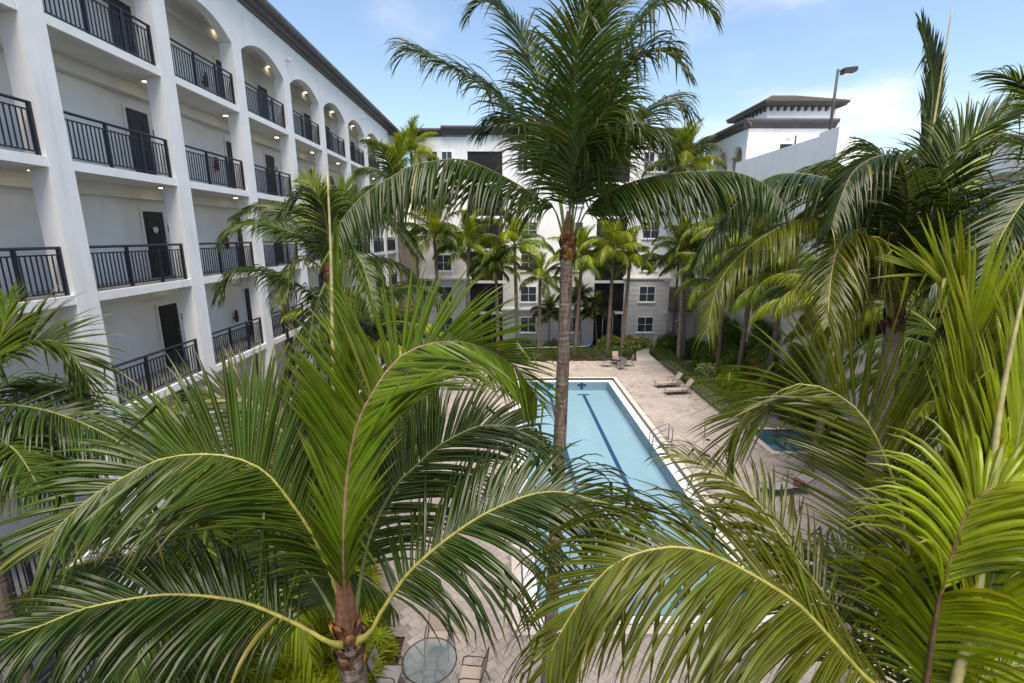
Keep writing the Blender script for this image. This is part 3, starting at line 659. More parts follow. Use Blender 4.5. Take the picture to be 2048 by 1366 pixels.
chair(9.1,35.95,R(5),'sling chair on the pool side of the far patio table, its back to the pool',g_,M['sling_g'])
def lounger(x, y, rz, label, sl, back=55):
    t = thing('sun_lounger', (x,y,0), label, 'sun lounger', 'sun loungers on the deck', rz)   # foot at -x, head at +x
    MB().box(-.95,.38,-.28,.28,.335,.350).build('seat', sl, t)
    a = R(back); bx, bz = .40+math.cos(a)*.78, .345+math.sin(a)*.78; n0, n1 = -math.sin(a)*.012, math.cos(a)*.012
    MB().prism([(.40,.345),(bx,bz),(bx+n0,bz+n1),(.40+n0,.345+n1)],'y',-.28,.28).build('backrest', sl, t)
    for s in (-.30,.30):
        MB().tube([(-.97,s,.34),(.42,s,.34)],.017,6).build('side_rail', M['bronze'], t, True)
        MB().tube([(.40,s,.345),(bx,s,bz)],.017,6).build('back_rail', M['bronze'], t, True)
        MB().tube([(.02,s*1.06,.34),(.06,s*1.08,.52),(.16,s*1.08,.60),(.36,s*1.08,.62),(.56,s*1.04,.58)],.015,6).build('armrest', M['bronze'], t, True)
        for px_, dx in ((-.80,-.12),(.05,.04),(.55,.14)):
            MB().tube([(px_,s,.335),(px_+dx,s*1.03,0)],.015,6).build('leg', M['bronze'], t, True)
    MB().tube([(-.97,-.3,.34),(-.97,.3,.34)],.017,6).build('foot_bar', M['bronze'], t, True)
    MB().tube([(.40,-.3,.335),(.72,-.3,.33),(.72,.3,.33),(.40,.3,.335)],.015,6).build('rear_frame', M['bronze'], t, True)
    return t
lounger(11.35,31.5,R(8),'tan sling sun lounger by the hedge, farther of the two on the right',M['sling'])
lounger(11.55,30.0,R(6),'tan sling sun lounger by the hedge, nearer of the two on the right',M['sling'])
lounger(-3.05,32.3,R(176),'sun lounger at the left deck edge, farther of the two',M['sling_g'],35)
lounger(-3.1,31.0,R(176),'sun lounger at the left deck edge, nearer of the two',M['sling_g'],35)
lounger(11.5,17.55,R(8),'sling sun lounger half hidden under the right-hand fronds',M['sling_g'],30)
t = MB().tube([(-.16,-.2,0),(-.05,-.2,.10),(.1,-.2,.10),(.2,-.2,.0)],[.06,.1,.1,.05],8).tube([(-.1,.05,.02),(.05,.08,.09),(.18,.1,.02)],[.06,.09,.05],8).build('folded_towel', M['rust_towel'], None, True, (11.95,17.62,.42)); tag(t, 'rust red towel on the sun lounger under the right-hand fronds', 'towel')
nt2 = thing('pool_net', (7.05,40.6,0), 'long pale pole with a blue pool brush head lying along the far hedge', 'pool net')
MB().tube([(-6.2,.0,.62),(0,.0,.80)],.02,8).build('pole', M['trim'], nt2, True)
MB().tube([(.0,0,.80),(.25,0,.82),(.3,0,.82)],[.03,.2,.05],12).build('net_head', M['blue'], nt2, True)
for i, (x, y, lab) in enumerate(((13.0,43.9,'black bollard light in the yellow shrubs by the far wall'),(13.3,40.9,'black bollard light in the hedge beside the path'))):
    t = thing('bollard_light', (x,y,-.05), lab, 'bollard', 'bollard lights along the path')
    MB().tube([(0,0,0),(0,0,.95)],.07,10).build('post', M['black'], t, True)
    MB().tube([(0,0,.951),(0,0,1.06)],.055,10).build('lens', M['trim'], t, True)
    MB().tube([(0,0,1.061),(0,0,1.10),(0,0,1.13)],[.09,.085,.02],10).build('cap', M['black'], t, True)

# ------------------------------------------------------------------ palms
LEAF = {'d': (.0155,.034,.005), 'm': (.031,.058,.0045), 'b': (.076,.126,.0045), 'y': (.165,.205,.0055), 'p': (.068,.084,.021), 'o': (.060,.071,.0055)}
RACH = {'g': (.13,.15,.035), 'yl': (.26,.235,.05), 'br': (.15,.085,.045), 'sp': (.30,.26,.11)}
def catmull(P, n):
    P = np.array(P, float); P = np.vstack([2*P[0]-P[1], P, 2*P[-1]-P[-2]])
    m = len(P)-3; out = []
    for i in range(m):
        p0,p1,p2,p3 = P[i:i+4]
        for t in np.linspace(0,1,12,endpoint=False):
            out.append(.5*((2*p1)+(-p0+p2)*t+(2*p0-5*p1+4*p2-p3)*t*t+(-p0+3*p1-3*p2+p3)*t**3))
    out.append(P[-2]); out = np.array(out)
    s = np.r_[0, np.cumsum(np.linalg.norm(np.diff(out,axis=0),axis=1))]
    q = np.linspace(0, s[-1], n)
    return np.stack([np.interp(q, s, out[:,k]) for k in range(3)], 1), s[-1]
def nrm(v): return v/np.maximum(np.linalg.norm(v,axis=-1,keepdims=True),1e-9)
def frond_meshes(pts, L=1.0, W=.05, droop=.3, va=12, st=.18, roll=0, nh=None, a0=68, a1=24, kink=.10, sides=(1,1), spacing=.046, K=6, rw=1., seed=0, fold=.42, am=None, **_):
    r = np.random.default_rng(seed)
    C, ln = catmull(pts, 64); T = nrm(np.gradient(C, axis=0))
    hint = np.array(nh if nh is not None else (0,0,1.)); hint = hint/np.linalg.norm(hint)
    N = np.zeros_like(T); prev = None
    for i in range(len(T)):
        v = hint - T[i]*hint.dot(T[i]); a = np.linalg.norm(v)
        if prev is not None:
            pv = prev - T[i]*prev.dot(T[i]); w = min(1., a/.5); v = v*w/max(a,1e-6) + pv*(1.2-w)
        v = v/max(np.linalg.norm(v),1e-6); N[i] = v; prev = v
    S = np.cross(T, N)
    ca, sa = math.cos(R(roll)), math.sin(R(roll)); S, N = S*ca + N*sa, N*ca - S*sa
    nl = max(12, int(ln*(1-st)/spacing)); n2 = nl*2
    sg = np.repeat((1.,-1.), nl); sl = np.repeat(np.array(sides, float), nl)
    s = (np.tile(np.arange(nl),2)+.5+r.uniform(-.3,.3,n2))/nl
    q = (st+(1-st)*s)*63; k0 = np.minimum(62, q.astype(int)); f = (q-k0)[:,None]
    p = C[k0]*(1-f)+C[k0+1]*f; t = T[k0]; n_ = N[k0]; sd = S[k0]*sg[:,None]
    wav = np.sin(s*r.uniform(9,16)+sg*1.7+r.uniform(0,6))       # neighbouring blades bunch and part
    ang = np.radians(a0+(a1-a0)*s**.85 if am is None else np.interp(s,[0,.24,.5,1],[a0,a0+.32*(am-a0),am,a1])) + r.normal(0,.04,n2) + .05*wav
    v_ = np.radians(va) + r.normal(0,.12,n2) + .07*wav
    d = np.cos(ang)[:,None]*t + np.sin(ang)[:,None]*(sd*np.cos(v_)[:,None]+n_*np.sin(v_)[:,None])
    l_ = L*sl*np.minimum(1.,.55+1.9*s)*(1-.62*s**2.4)*r.uniform(.84,1.06,n2)
    w = W*(.75+.25*np.minimum(1,s*4))*(1-.45*s**3)*r.uniform(.85,1.1,n2)
    kat = np.where(r.random(n2) < kink, r.integers(2,K,n2), 99); dr = droop*r.uniform(.7,1.35,n2)*(1+.15*wav); lv = r.random(n2)
    tw = r.normal(0,.30,n2); step = (l_/K)[:,None]; pos = p.copy(); rows = []
    for k in range(K+1):
        u = k/K
        wv = nrm(t - d*(t*d).sum(1,keepdims=True)); bn = np.cross(d, wv)
        a_ = (tw*u*1.4)[:,None]; wv2 = wv*np.cos(a_)+bn*np.sin(a_); bn2 = np.cross(d, wv2); bn2 *= np.where((bn2*n_).sum(1,keepdims=True) > 0, 1, -1)
        prof = (.55+1.6*u if u < .28 else 1.0)*(1-max(0,(u-.28)/.72)**1.9); hw = (w*.5*max(prof,.03))[:,None]
        mr_ = pos+bn2*hw*fold; rows.append(np.stack([pos-wv2*hw, mr_, mr_, pos+wv2*hw], 1))
        if k < K:
            pos = pos + d*step
            kk = (kat == k+1)[:,None]
            dk = d*.35 + np.concatenate([r.normal(0,.25,(n2,2)), -np.ones((n2,1))],1)
            dn = d + np.array((0,0,-1.))*(dr*(.35+1.3*u))[:,None]
            d = nrm(np.where(kk, dk, dn)); dr = np.where(kat == k+1, .1, dr)
    keep = r.random(n2) > .045
    V = np.stack(rows, 1)[keep]; n3 = len(V); lv = lv[keep]
    base = (np.arange(n3)*4*(K+1))[:,None]; qs = []
    for k in range(K):
        a = 4*k; qs += [(a,a+1,a+5,a+4),(a+2,a+3,a+7,a+6)]
    F = (base[:,None,:]+np.array(qs)[None]).reshape(-1,4)
    UV = np.tile(np.array([(x,k/K) for k in range(K+1) for x in (0,.5,.5,1)], np.float32), (n3,1))
    me = bpy.data.meshes.new('frond'); me.from_pydata(V.reshape(-1,3).tolist(), [], F.tolist()); me.materials.append(M['leaf']); me.polygons.foreach_set('use_smooth', np.ones(len(F), bool))
    uvl = me.uv_layers.new(name='UVMap'); idx = np.empty(len(me.loops), np.int32); me.loops.foreach_get('vertex_index', idx)
    uvl.data.foreach_set('uv', UV[idx].ravel())
    at = me.attributes.new('lv','FLOAT','POINT'); at.data.foreach_set('value', np.repeat(lv, 4*(K+1)).astype(np.float32))
    q = np.linspace(0,63,26); c2 = np.stack([np.interp(q, range(64), C[:,k]) for k in range(3)],1)
    rr = [(.019*(1-u)+.0035 + .034*max(0,1-u/.14)**1.5)*rw for u in np.linspace(0,1,26)]
    rb = MB().tube([tuple(x) for x in c2], rr, 7)
    rm = bpy.data.meshes.new('rachis'); rm.from_pydata(rb.v, [], rb.f); rm.materials.append(M['rachis']); rm.polygons.foreach_set('use_smooth',[True]*len(rm.polygons))
    return me, rm
def jit(c, a): return tuple(max(0.004, v*a) for v in c)
def trunk(parent, base, top, r0, r1, mat, rings=.09, bulge=True):
    base, top = np.array(base), np.array(top); h = np.linalg.norm(top-base); n = int(h/rings)*3
    pts, rs = [], []
    side = np.array((.5,-.3,0)); ph = rng.random()*6
    for i in range(n+1):
        u = i/n; p = base+(top-base)*u + side*math.sin(u*math.pi)*.05*h*.1 ; pts.append(tuple(p))
        k = (1.0,1.035,.985)[i%3]*(1+.02*math.sin(i*1.7+ph)); fl = 1+.55*max(0,1-u*h/.5)
        rs.append((r0+(r1-r0)*u)*k*fl)
    return MB().tube(pts, rs, 14).build('trunk', mat, parent, True)
def boots(parent, c, r, n, hgt, lean=(0,0), dark=False):
    """cut leaf bases wrapped around the top of the trunk"""
    for i in range(n):
        a = i*2.39996+rng.uniform(-.15,.15); z = -hgt+hgt*1.15*i/n; u = np.array((math.cos(a),math.sin(a),0)); w = np.array((-math.sin(a),math.cos(a),0)); h = rng.uniform(.18,.30)*r/.14
        P = []
        for k, (out, wd, up) in enumerate(((.75,.95,0),(1.12,.80,.35),(1.34,.55,.75),(1.42,.30,1.0))):
            for s in (-1,-.4,.4,1):
                rr = r*(out - .18*abs(s)**2); P.append(tuple(np.array(c)+u*rr+w*(s*wd*r*.8)+np.array((0,0,z+h*up))))
        for s in (-1,-.4,.4,1): P.append(tuple(np.array(c)+u*r*1.1+w*s*.28*r+np.array((0,0,z+h*.96))))
        for s in (-1,-.4,.4,1): P.append(tuple(np.array(c)+u*r*.7+w*s*.6*r+np.array((0,0,z+h*.3))))
        b = MB(); b.v = P
        for q in range(5):
            for s in range(3): a_ = q*4+s; b.f.append((a_,a_+1,a_+5,a_+4))
        b.build('leaf_base', M['boot'] if i % 3 == 0 or not dark else M['boot_dark'], parent, True)
PALM_LABELS = {
 'center': 'tall coconut palm in the middle with a slim ringed trunk beside the pool',
 'near_left': 'near coconut palm low on the left with brown fibre crown and bright upright frond',
 'near_right': 'near coconut palm at the lower right corner with glowing yellow-green young fronds',
 'right': 'coconut palm right of centre with a tall folded spear leaf against the sky',
 'far_right': 'coconut palm at the right edge, fronds hanging in from outside the frame',
 'mid_left': 'bushy coconut palm in front of the white walkways, left of the pool',
 'far_left': 'coconut palm at the left edge with fronds in front of the lower railings',
}
TRACED_FRONDS = {
 'center': [
  ([(1.05,8.84,10.51),(0.85,8.72,10.83),(0.56,8.58,10.98),(0.05,8.34,11.26),(-0.59,7.99,11.5),(-0.97,7.75,11.48),(-1.42,7.41,11.34),(-1.59,7.23,11.2),(-1.9,6.89,10.95),(-2.11,6.53,10.63),(-2.23,6.16,10.29)], dict(L=1.3,droop=0.3,c='d',va=-48,st=0.14,a0=72,a1=40,kink=0.03)),
  ([(1.21,8.84,10.51),(1.42,8.73,10.74),(1.7,8.57,11.04),(2.09,8.36,11.21),(2.6,8.06,11.31),(3.15,7.68,11.31),(3.44,7.45,11.27),(3.74,7.13,11.07),(3.89,6.81,10.76)], dict(L=1.25,droop=0.32,c='d',va=-48,st=0.16,a0=72,a1=40,kink=0.03)),
  ([(1.12,8.8,10.57),(1.12,8.51,11.5),(1.09,8.23,12.25),(1.07,7.89,12.96),(1.11,7.65,13.37),(1.14,7.55,13.52),(1.15,7.42,13.34)], dict(L=1.45,droop=0.23,c='m',kink=0.35,va=5,st=0.22,nh=(0,-1,0.25))),
  ([(1.07,9.02,10.62),(0.92,9.34,11.54),(0.65,9.51,12.01),(0.33,9.67,12.41),(-0.1,9.85,12.88),(-0.62,10.02,13.26),(-1.14,10.16,13.56),(-1.78,10.32,13.89),(-2.01,10.33,13.78)], dict(L=1.5,droop=0.27,c='d',va=12,st=0.2)),
  ([(1.24,9.07,10.62),(1.73,9.67,11.53),(2.25,10.08,12.12),(2.7,10.46,12.69),(3.15,10.71,13.01),(3.51,10.88,13.2),(3.94,10.99,12.95)], dict(L=1.4,droop=0.34,c='d',va=5,st=0.2)),
  ([(1.1,9.07,10.62),(0.95,9.53,11.92),(0.71,9.94,13.07),(0.38,10.29,14.05),(-0.01,10.51,14.66),(-0.38,10.62,14.88),(-0.65,10.62,14.7)], dict(L=1.4,droop=0.24,c='d',va=10,st=0.25)),
  ([(1.19,8.91,10.62),(1.38,9.07,11.84),(1.77,9.22,13.04),(2.21,9.31,13.87),(2.7,9.34,14.27),(3.25,9.3,14.38),(3.54,9.21,14.15)], dict(L=1.4,droop=0.29,c='m',va=10,st=0.22,kink=0.35)),
  ([(1.17,8.76,10.61),(1.4,8.73,11.62),(1.72,8.68,12.57),(2.1,8.62,13.13),(2.5,8.53,13.28),(2.81,8.35,13.01)], dict(L=1.4,droop=0.33,c='d',va=8,st=0.22,kink=0.3)),
  ([(1.18,8.96,10.62),(1.38,9.46,11.82),(1.63,9.97,13.08),(1.82,10.46,14.3),(2.06,10.87,15.35),(2.32,11.01,15.69)], dict(L=1.4,droop=0.26,c='d',va=10,st=0.25,nh=(0,-0.7,0.6))),
  ([(1.09,8.86,10.62),(0.89,9.56,11.65),(0.53,10.05,12.38),(-0.01,10.35,12.62),(-0.48,10.52,12.45)], dict(L=1.3,droop=0.34,c='d',va=5,st=0.25)),
  ([(1.15,8.75,10.57),(1.25,8.64,11.28),(1.47,8.54,11.76),(1.85,8.4,12.03),(2.33,8.2,12.04),(2.6,7.97,11.74)], dict(L=1.25,droop=0.31,c='d',va=-20,st=0.25)),
  ([(1.13,8.76,10.61),(1.16,8.38,11.49),(1.41,8.04,12.05),(1.66,7.8,12.28),(1.85,7.53,12.04)], dict(L=1.3,droop=0.34,c='m',va=-10,st=0.25,nh=(0,-0.6,0.7),kink=0.3)),
 ],
 'near_left': [
  ([(-1.46,3.65,6.88),(-1.38,3.52,7.67),(-1.38,3.67,8.14),(-1.35,3.76,8.46),(-1.29,3.85,8.76),(-1.2,3.93,8.95),(-1.1,4.06,9.12),(-0.98,4.18,9.26),(-0.81,4.28,9.34),(-0.62,4.37,9.37),(-0.43,4.44,9.35),(-0.24,4.5,9.29),(-0.03,4.56,9.16),(0.16,4.6,8.97),(0.32,4.64,8.69)], dict(L=1.1,droop=0.09,c='b',va=26,st=0.16,roll=-30,a0=15,am=58,a1=28,rc='br',nh=(-0.25,-0.75,0.6))),
  ([(-1.5,3.73,6.77),(-1.54,3.72,7.16),(-1.58,3.71,7.36),(-1.71,3.69,7.82),(-1.85,3.67,8.13),(-2.01,3.64,8.42),(-2.22,3.59,8.58),(-2.47,3.51,8.65),(-2.7,3.41,8.65),(-2.88,3.3,8.57),(-3.04,3.19,8.48),(-3.17,3.06,8.35),(-3.24,2.95,8.23)], dict(L=1.15,droop=0.16,c='m',va=20,st=0.2,roll=48,a0=34,am=62,a1=28,rc='yl')),
  ([(-1.48,3.56,6.72),(-1.57,3.53,6.83),(-1.8,3.44,7.11),(-2.1,3.32,7.42),(-2.34,3.2,7.6),(-2.55,3.07,7.73),(-2.7,2.95,7.8),(-2.88,2.78,7.87),(-2.99,2.61,7.9),(-3.08,2.45,7.95),(-3.12,2.32,7.96)], dict(L=0.95,droop=0.34,c='d',va=6,st=0.24,roll=28,rc='yl')),
  ([(-1.31,3.56,6.5),(-1.25,3.64,6.81),(-1.16,3.68,6.98),(-0.94,3.76,7.29),(-0.79,3.8,7.44),(-0.55,3.85,7.63),(-0.24,3.9,7.83),(0.08,3.94,7.97),(0.31,3.96,8.03),(0.55,3.96,8.03),(0.79,3.95,7.96),(0.98,3.94,7.91),(1.15,3.92,7.79)], dict(L=1.35,droop=0.34,c='d',va=2,st=0.22,roll=-30,rc='yl')),
  ([(-1.47,3.78,6.78),(-1.39,4.19,7.33),(-1.19,4.5,7.75),(-0.97,4.66,7.94),(-0.77,4.79,8.09),(-0.54,4.9,8.19),(-0.33,4.99,8.25),(-0.12,5.05,8.24),(0.09,5.1,8.19),(0.3,5.14,8.03),(0.48,5.17,7.84)], dict(L=1.15,droop=0.16,c='d',va=15,st=0.18,roll=-35)),
  ([(-1.55,3.82,6.74),(-1.77,4.19,7.28),(-1.94,4.42,7.63),(-2.08,4.56,7.84),(-2.24,4.7,8.05),(-2.4,4.82,8.23),(-2.63,4.95,8.43),(-2.84,5.05,8.54),(-3.07,5.12,8.57),(-3.35,5.18,8.52),(-3.68,5.24,8.36)], dict(L=1.05,droop=0.1,c='p',va=30,st=0.16,roll=40,a0=30,am=60,a1=28)),
  ([(-1.49,3.75,6.91),(-1.51,4.02,7.93),(-1.54,4.18,8.56),(-1.56,4.3,9.02),(-1.61,4.46,9.66),(-1.63,4.58,10.12)], dict(L=1.35,droop=0.03,c='b',va=20,st=0.25,a0=24,a1=10,nh=(-0.5,-0.8,0),sides=(1,0.35))),
  ([(-1.52,3.71,6.73),(-1.84,4.04,6.94),(-2.17,4.28,7.09),(-2.57,4.48,7.13),(-2.98,4.61,6.98)], dict(L=0.9,droop=0.35,c='d',va=10,st=0.2,roll=20)),
 ],
 'near_right': [
  ([(3.03,2.68,6.92),(2.79,2.69,7.08),(2.52,2.71,7.31),(2.25,2.73,7.61),(1.99,2.76,7.88),(1.65,2.77,8.11),(1.37,2.77,8.26),(1.11,2.76,8.33),(0.78,2.71,8.29),(0.55,2.65,8.13),(0.32,2.53,7.84),(0.24,2.47,7.66)], dict(L=1.4,droop=0.34,c='o',va=-10,st=0.07,roll=22,spacing=0.024,rc='yl')),
  ([(3.04,2.71,6.83),(2.83,2.88,6.87),(2.76,3.15,7.16),(2.7,3.29,7.32),(2.62,3.42,7.46),(2.53,3.54,7.59),(2.42,3.68,7.76),(2.32,3.8,7.91),(2.21,3.91,8.04),(1.98,4.05,8.17),(1.8,4.15,8.25),(1.61,4.23,8.28)], dict(spacing=0.034,W=0.036,L=0.9,droop=0.26,c='o',va=12,st=0.14,roll=10,rc='yl')),
  ([(3.0,2.73,6.91),(3.05,2.86,7.11),(3.13,3.06,7.44),(3.2,3.21,7.7),(3.24,3.37,7.97),(3.25,3.53,8.26),(3.21,3.67,8.51),(3.17,3.74,8.65),(3.08,3.85,8.84),(2.93,3.95,8.97),(2.75,4.02,9.04),(2.59,4.07,9.02),(2.35,4.11,8.85),(2.15,4.13,8.61),(2.07,4.13,8.34)], dict(L=1.2,droop=0.1,c='o',spacing=0.04,W=0.036,va=22,st=0.16,roll=34,rc='yl',nh=(-0.2,-0.6,0.8))),
  ([(2.91,2.61,7.06),(2.9,2.68,7.8),(2.93,2.71,8.11),(2.97,2.73,8.42),(3.03,2.75,8.63),(3.12,2.75,8.73),(3.2,2.74,8.79),(3.35,2.72,8.8),(3.5,2.66,8.71)], dict(L=0.9,droop=0.32,c='y',va=12,st=0.2,roll=-25,rc='br')),
  ([(3.02,2.65,7.01),(3.25,2.9,7.85),(3.42,3.14,8.63),(3.49,3.33,9.25),(3.51,3.45,9.65),(3.44,3.51,9.86),(3.31,3.57,10.03),(3.2,3.59,10.06)], dict(L=1.25,droop=0.04,c='y',va=26,st=0.2,a0=22,a1=20,nh=(-0.2,-1,0.1),W=0.046)),
  ([(2.92,2.53,7.16),(3.21,2.68,7.76),(3.42,2.89,8.58),(3.58,3.06,9.24),(3.71,3.2,9.77),(3.79,3.27,10.04)], dict(L=1.1,droop=0.06,c='y',va=26,st=0.2,a0=30,a1=18,nh=(-0.4,-1,0.1),W=0.046)),
  ([(3.03,2.69,6.96),(3.25,2.84,7.36),(3.49,2.94,7.59),(3.64,3.0,7.74),(3.79,3.04,7.85),(4.09,3.09,7.91)], dict(L=0.9,droop=0.3,c='y',va=10,st=0.2,roll=-20,rc='yl')),
  ([(3.17,2.83,6.72),(3.31,3.37,6.85),(3.35,3.83,7.06),(3.26,4.15,7.2),(3.04,4.37,7.16)], dict(L=0.95,droop=0.35,c='m',va=8,st=0.2,roll=15)),
  ([(3.17,2.83,6.72),(3.33,3.14,7.08),(3.57,3.47,7.52),(3.88,3.77,7.95),(4.25,3.99,8.27)], dict(L=1.0,droop=0.25,c='m',va=10,st=0.2,nh=(0,-0.8,0.4))),
  ([(2.94,2.6,7.02),(3.15,2.61,7.26),(3.36,2.62,7.46),(3.56,2.6,7.52)], dict(L=0.9,droop=0.4,c='y',va=8,st=0.15,roll=-15)),
 ],
 'right': [
  ([(6.91,8.27,9.23),(6.71,8.11,10.1),(6.58,7.97,10.72),(6.39,7.86,11.16),(6.16,7.77,11.46),(5.94,7.71,11.56),(5.54,7.55,11.48),(5.13,7.33,11.25),(4.8,7.03,10.84),(4.53,6.73,10.45)], dict(L=1.3,droop=0.38,c='d',va=-25,st=0.16,rc='br')),
  ([(6.79,8.15,9.15),(6.36,7.9,9.82),(5.84,7.68,10.26),(5.5,7.54,10.41),(5.28,7.43,10.39),(5.01,7.21,10.19),(4.78,6.95,9.92),(4.52,6.56,9.55),(4.27,6.14,9.18)], dict(L=1.25,droop=0.3,c='o',va=-5,st=0.18,rc='yl',nh=(-0.3,-0.4,0.8))),
  ([(6.89,8.27,9.23),(6.44,8.3,10.52),(5.79,8.27,11.09),(5.1,8.19,11.31),(4.33,8.05,11.29),(3.69,7.8,10.86),(3.18,7.54,10.35),(2.95,7.36,9.97)], dict(L=1.35,droop=0.34,c='d',va=-35,st=0.16)),
  ([(6.77,8.15,9.15),(6.22,8.11,10.1),(5.53,8.04,10.59),(4.76,7.87,10.59),(4.2,7.68,10.39),(3.78,7.51,10.15),(3.4,7.32,9.83),(3.18,7.15,9.54),(3.06,6.98,9.23),(2.95,6.82,8.95)], dict(L=1.1,droop=0.3,c='o',va=-15,st=0.16)),
  ([(6.98,8.27,9.23),(7.22,8.58,10.78),(7.42,8.79,11.81),(7.5,9.03,13.0),(7.31,9.21,13.89)], dict(L=1.0,droop=0.06,c='d',va=20,st=0.3,a0=18,a1=8,nh=(-0.3,-1,0))),
  ([(7.12,8.39,9.3),(7.22,8.38,10.77),(7.46,8.34,11.58),(7.81,8.28,12.02),(8.34,8.15,12.34),(8.69,8.0,12.2)], dict(L=1.2,droop=0.16,c='m',va=25,st=0.2,roll=-30)),
  ([(7.3,8.59,9.28),(8.09,9.21,10.63),(8.7,9.61,11.49),(9.35,9.92,12.14),(9.81,10.1,12.5)], dict(L=1.0,droop=0.1,c='y',va=25,st=0.25,roll=-30,a0=40)),
  ([(6.95,8.19,9.32),(7.04,7.96,10.63),(7.43,7.74,10.98),(7.84,7.47,11.02),(8.11,7.17,10.78)], dict(L=1.15,droop=0.42,c='d',va=8,st=0.2)),
  ([(7.01,8.27,9.23),(7.32,8.22,10.01),(7.71,8.14,10.27),(8.15,7.95,10.11),(8.53,7.64,9.63),(8.64,7.44,9.26)], dict(L=1.1,droop=0.5,c='m',va=6,st=0.2)),
  ([(6.98,8.25,9.14),(7.12,8.1,9.59),(7.34,7.89,9.49),(7.34,7.51,9.0),(7.16,7.07,8.45)], dict(L=1.1,droop=0.5,c='d',va=6,st=0.15)),
  ([(7.02,8.37,9.21),(6.87,8.73,10.35),(6.61,8.96,11.06),(6.23,9.12,11.52),(5.8,9.18,11.61),(5.28,9.18,11.35)], dict(L=1.3,droop=0.35,c='m',va=-15,st=0.2)),
  ([(7.03,8.37,9.21),(7.4,9.1,10.62),(7.43,9.57,11.58),(7.19,9.81,11.98),(6.75,9.94,11.9),(6.36,10.03,11.54)], dict(L=1.1,droop=0.4,c='m',va=8,st=0.2)),
  ([(6.81,8.15,9.15),(6.37,8.08,9.6),(5.93,7.95,9.53),(5.5,7.65,9.06),(5.19,7.32,8.55)], dict(L=1.0,droop=0.5,c='o',va=6,st=0.15)),
  ([(7.13,8.47,9.2),(7.76,9.06,10.07),(8.5,9.48,10.64),(9.18,9.64,10.54),(10.01,9.81,9.85)], dict(L=1.3,droop=0.5,c='m',va=6,st=0.2)),
 ],
 'far_right': [
  ([(7.88,6.21,9.23),(7.34,6.1,10.47),(6.9,6.02,11.07),(6.39,5.86,10.92),(6.06,5.71,10.71),(5.59,5.43,10.27),(5.25,5.14,9.81)], dict(L=1.15,droop=0.3,c='d',va=8,st=0.15,rc='yl',nh=(-0.5,-0.3,0.7))),
  ([(7.88,6.21,9.23),(7.25,6.09,9.78),(6.43,5.9,10.02),(5.82,5.72,10.01),(5.24,5.53,9.94),(4.84,5.34,9.77)], dict(L=1.0,droop=0.3,c='d',va=-45,st=0.12,rc='yl')),
  ([(8.01,6.31,9.21),(8.28,7.02,10.56),(8.15,7.49,11.46),(7.73,7.75,11.79),(7.27,7.89,11.66)], dict(L=1.1,droop=0.4,c='m',va=8,st=0.2)),
  ([(8.01,6.31,9.21),(7.99,6.71,10.0),(7.69,7.0,10.49),(7.19,7.18,10.57),(6.74,7.28,10.28)], dict(L=1.1,droop=0.5,c='m',va=6,st=0.2)),
  ([(7.92,6.21,9.23),(7.64,6.48,10.8),(7.32,6.63,11.7),(6.88,6.71,12.21),(6.53,6.73,12.39)], dict(L=1.1,droop=0.25,c='m',va=15,st=0.2)),
  ([(7.81,6.2,9.16),(7.39,6.17,9.37),(6.82,6.05,9.26),(6.31,5.87,8.9),(5.93,5.65,8.44)], dict(L=1.0,droop=0.45,c='d',va=6,st=0.15)),
 ],
 'mid_left': [
  ([(-4.52,12.15,9.42),(-4.76,12.11,10.11),(-5.23,12.03,10.39),(-5.72,11.93,10.59),(-6.12,11.82,10.61),(-6.48,11.67,10.47),(-6.66,11.54,10.26)], dict(L=1.1,droop=0.3,c='m',va=14,st=0.15,roll=15)),
  ([(-4.46,12.11,9.24),(-4.65,11.85,8.86),(-4.92,11.76,9.01),(-5.3,11.63,9.27),(-5.73,11.48,9.5),(-6.15,11.3,9.55),(-6.41,11.12,9.39),(-6.54,10.85,9.02)], dict(L=1.1,droop=0.42,c='d',va=8,st=0.14)),
  ([(-4.55,12.25,9.42),(-4.68,12.6,10.22),(-4.87,12.94,10.99),(-5.08,13.19,11.58),(-5.34,13.3,11.78)], dict(L=1.1,droop=0.12,c='y',va=22,st=0.2,a0=40,nh=(0,-1,0.2))),
  ([(-4.46,12.15,9.42),(-4.35,12.48,10.35),(-4.23,12.76,11.11),(-4.17,12.94,11.62)], dict(L=1.1,droop=0.1,c='b',va=25,st=0.2,a0=40,nh=(0,-1,0.2))),
  ([(-4.41,12.15,9.42),(-3.93,12.28,10.35),(-3.35,12.31,10.72),(-2.71,12.22,10.53),(-2.2,12.03,9.93)], dict(L=1.1,droop=0.4,c='d',va=10,st=0.18)),
  ([(-4.41,12.12,9.3),(-3.99,12.3,9.6),(-3.26,12.48,9.72),(-2.59,12.56,9.39),(-2.16,12.56,8.66)], dict(L=1.05,droop=0.4,c='m',va=10,st=0.15)),
  ([(-4.41,12.11,9.24),(-3.89,11.79,8.77),(-3.31,11.64,8.85),(-2.58,11.47,9.09),(-2.08,11.33,9.15),(-1.66,11.14,8.96),(-1.43,10.89,8.56)], dict(L=1.0,droop=0.35,c='d',va=10,st=0.15,roll=-20)),
  ([(-4.53,12.13,9.36),(-4.85,11.94,9.75),(-5.14,11.73,9.64),(-5.31,11.34,9.19),(-5.31,10.98,8.77)], dict(L=1.0,droop=0.42,c='p',va=8,st=0.15)),
  ([(-4.51,12.12,9.3),(-4.65,11.86,8.89),(-4.75,11.51,8.32),(-4.75,11.16,7.77)], dict(L=0.95,droop=0.4,c='d',va=8,st=0.15,nh=(0,-1,0.2))),
  ([(-4.6,12.35,9.41),(-5.18,12.9,10.35),(-5.96,13.34,11.01),(-6.74,13.58,11.15),(-7.54,13.74,10.89)], dict(L=1.1,droop=0.32,c='m',va=12,st=0.18,roll=15)),
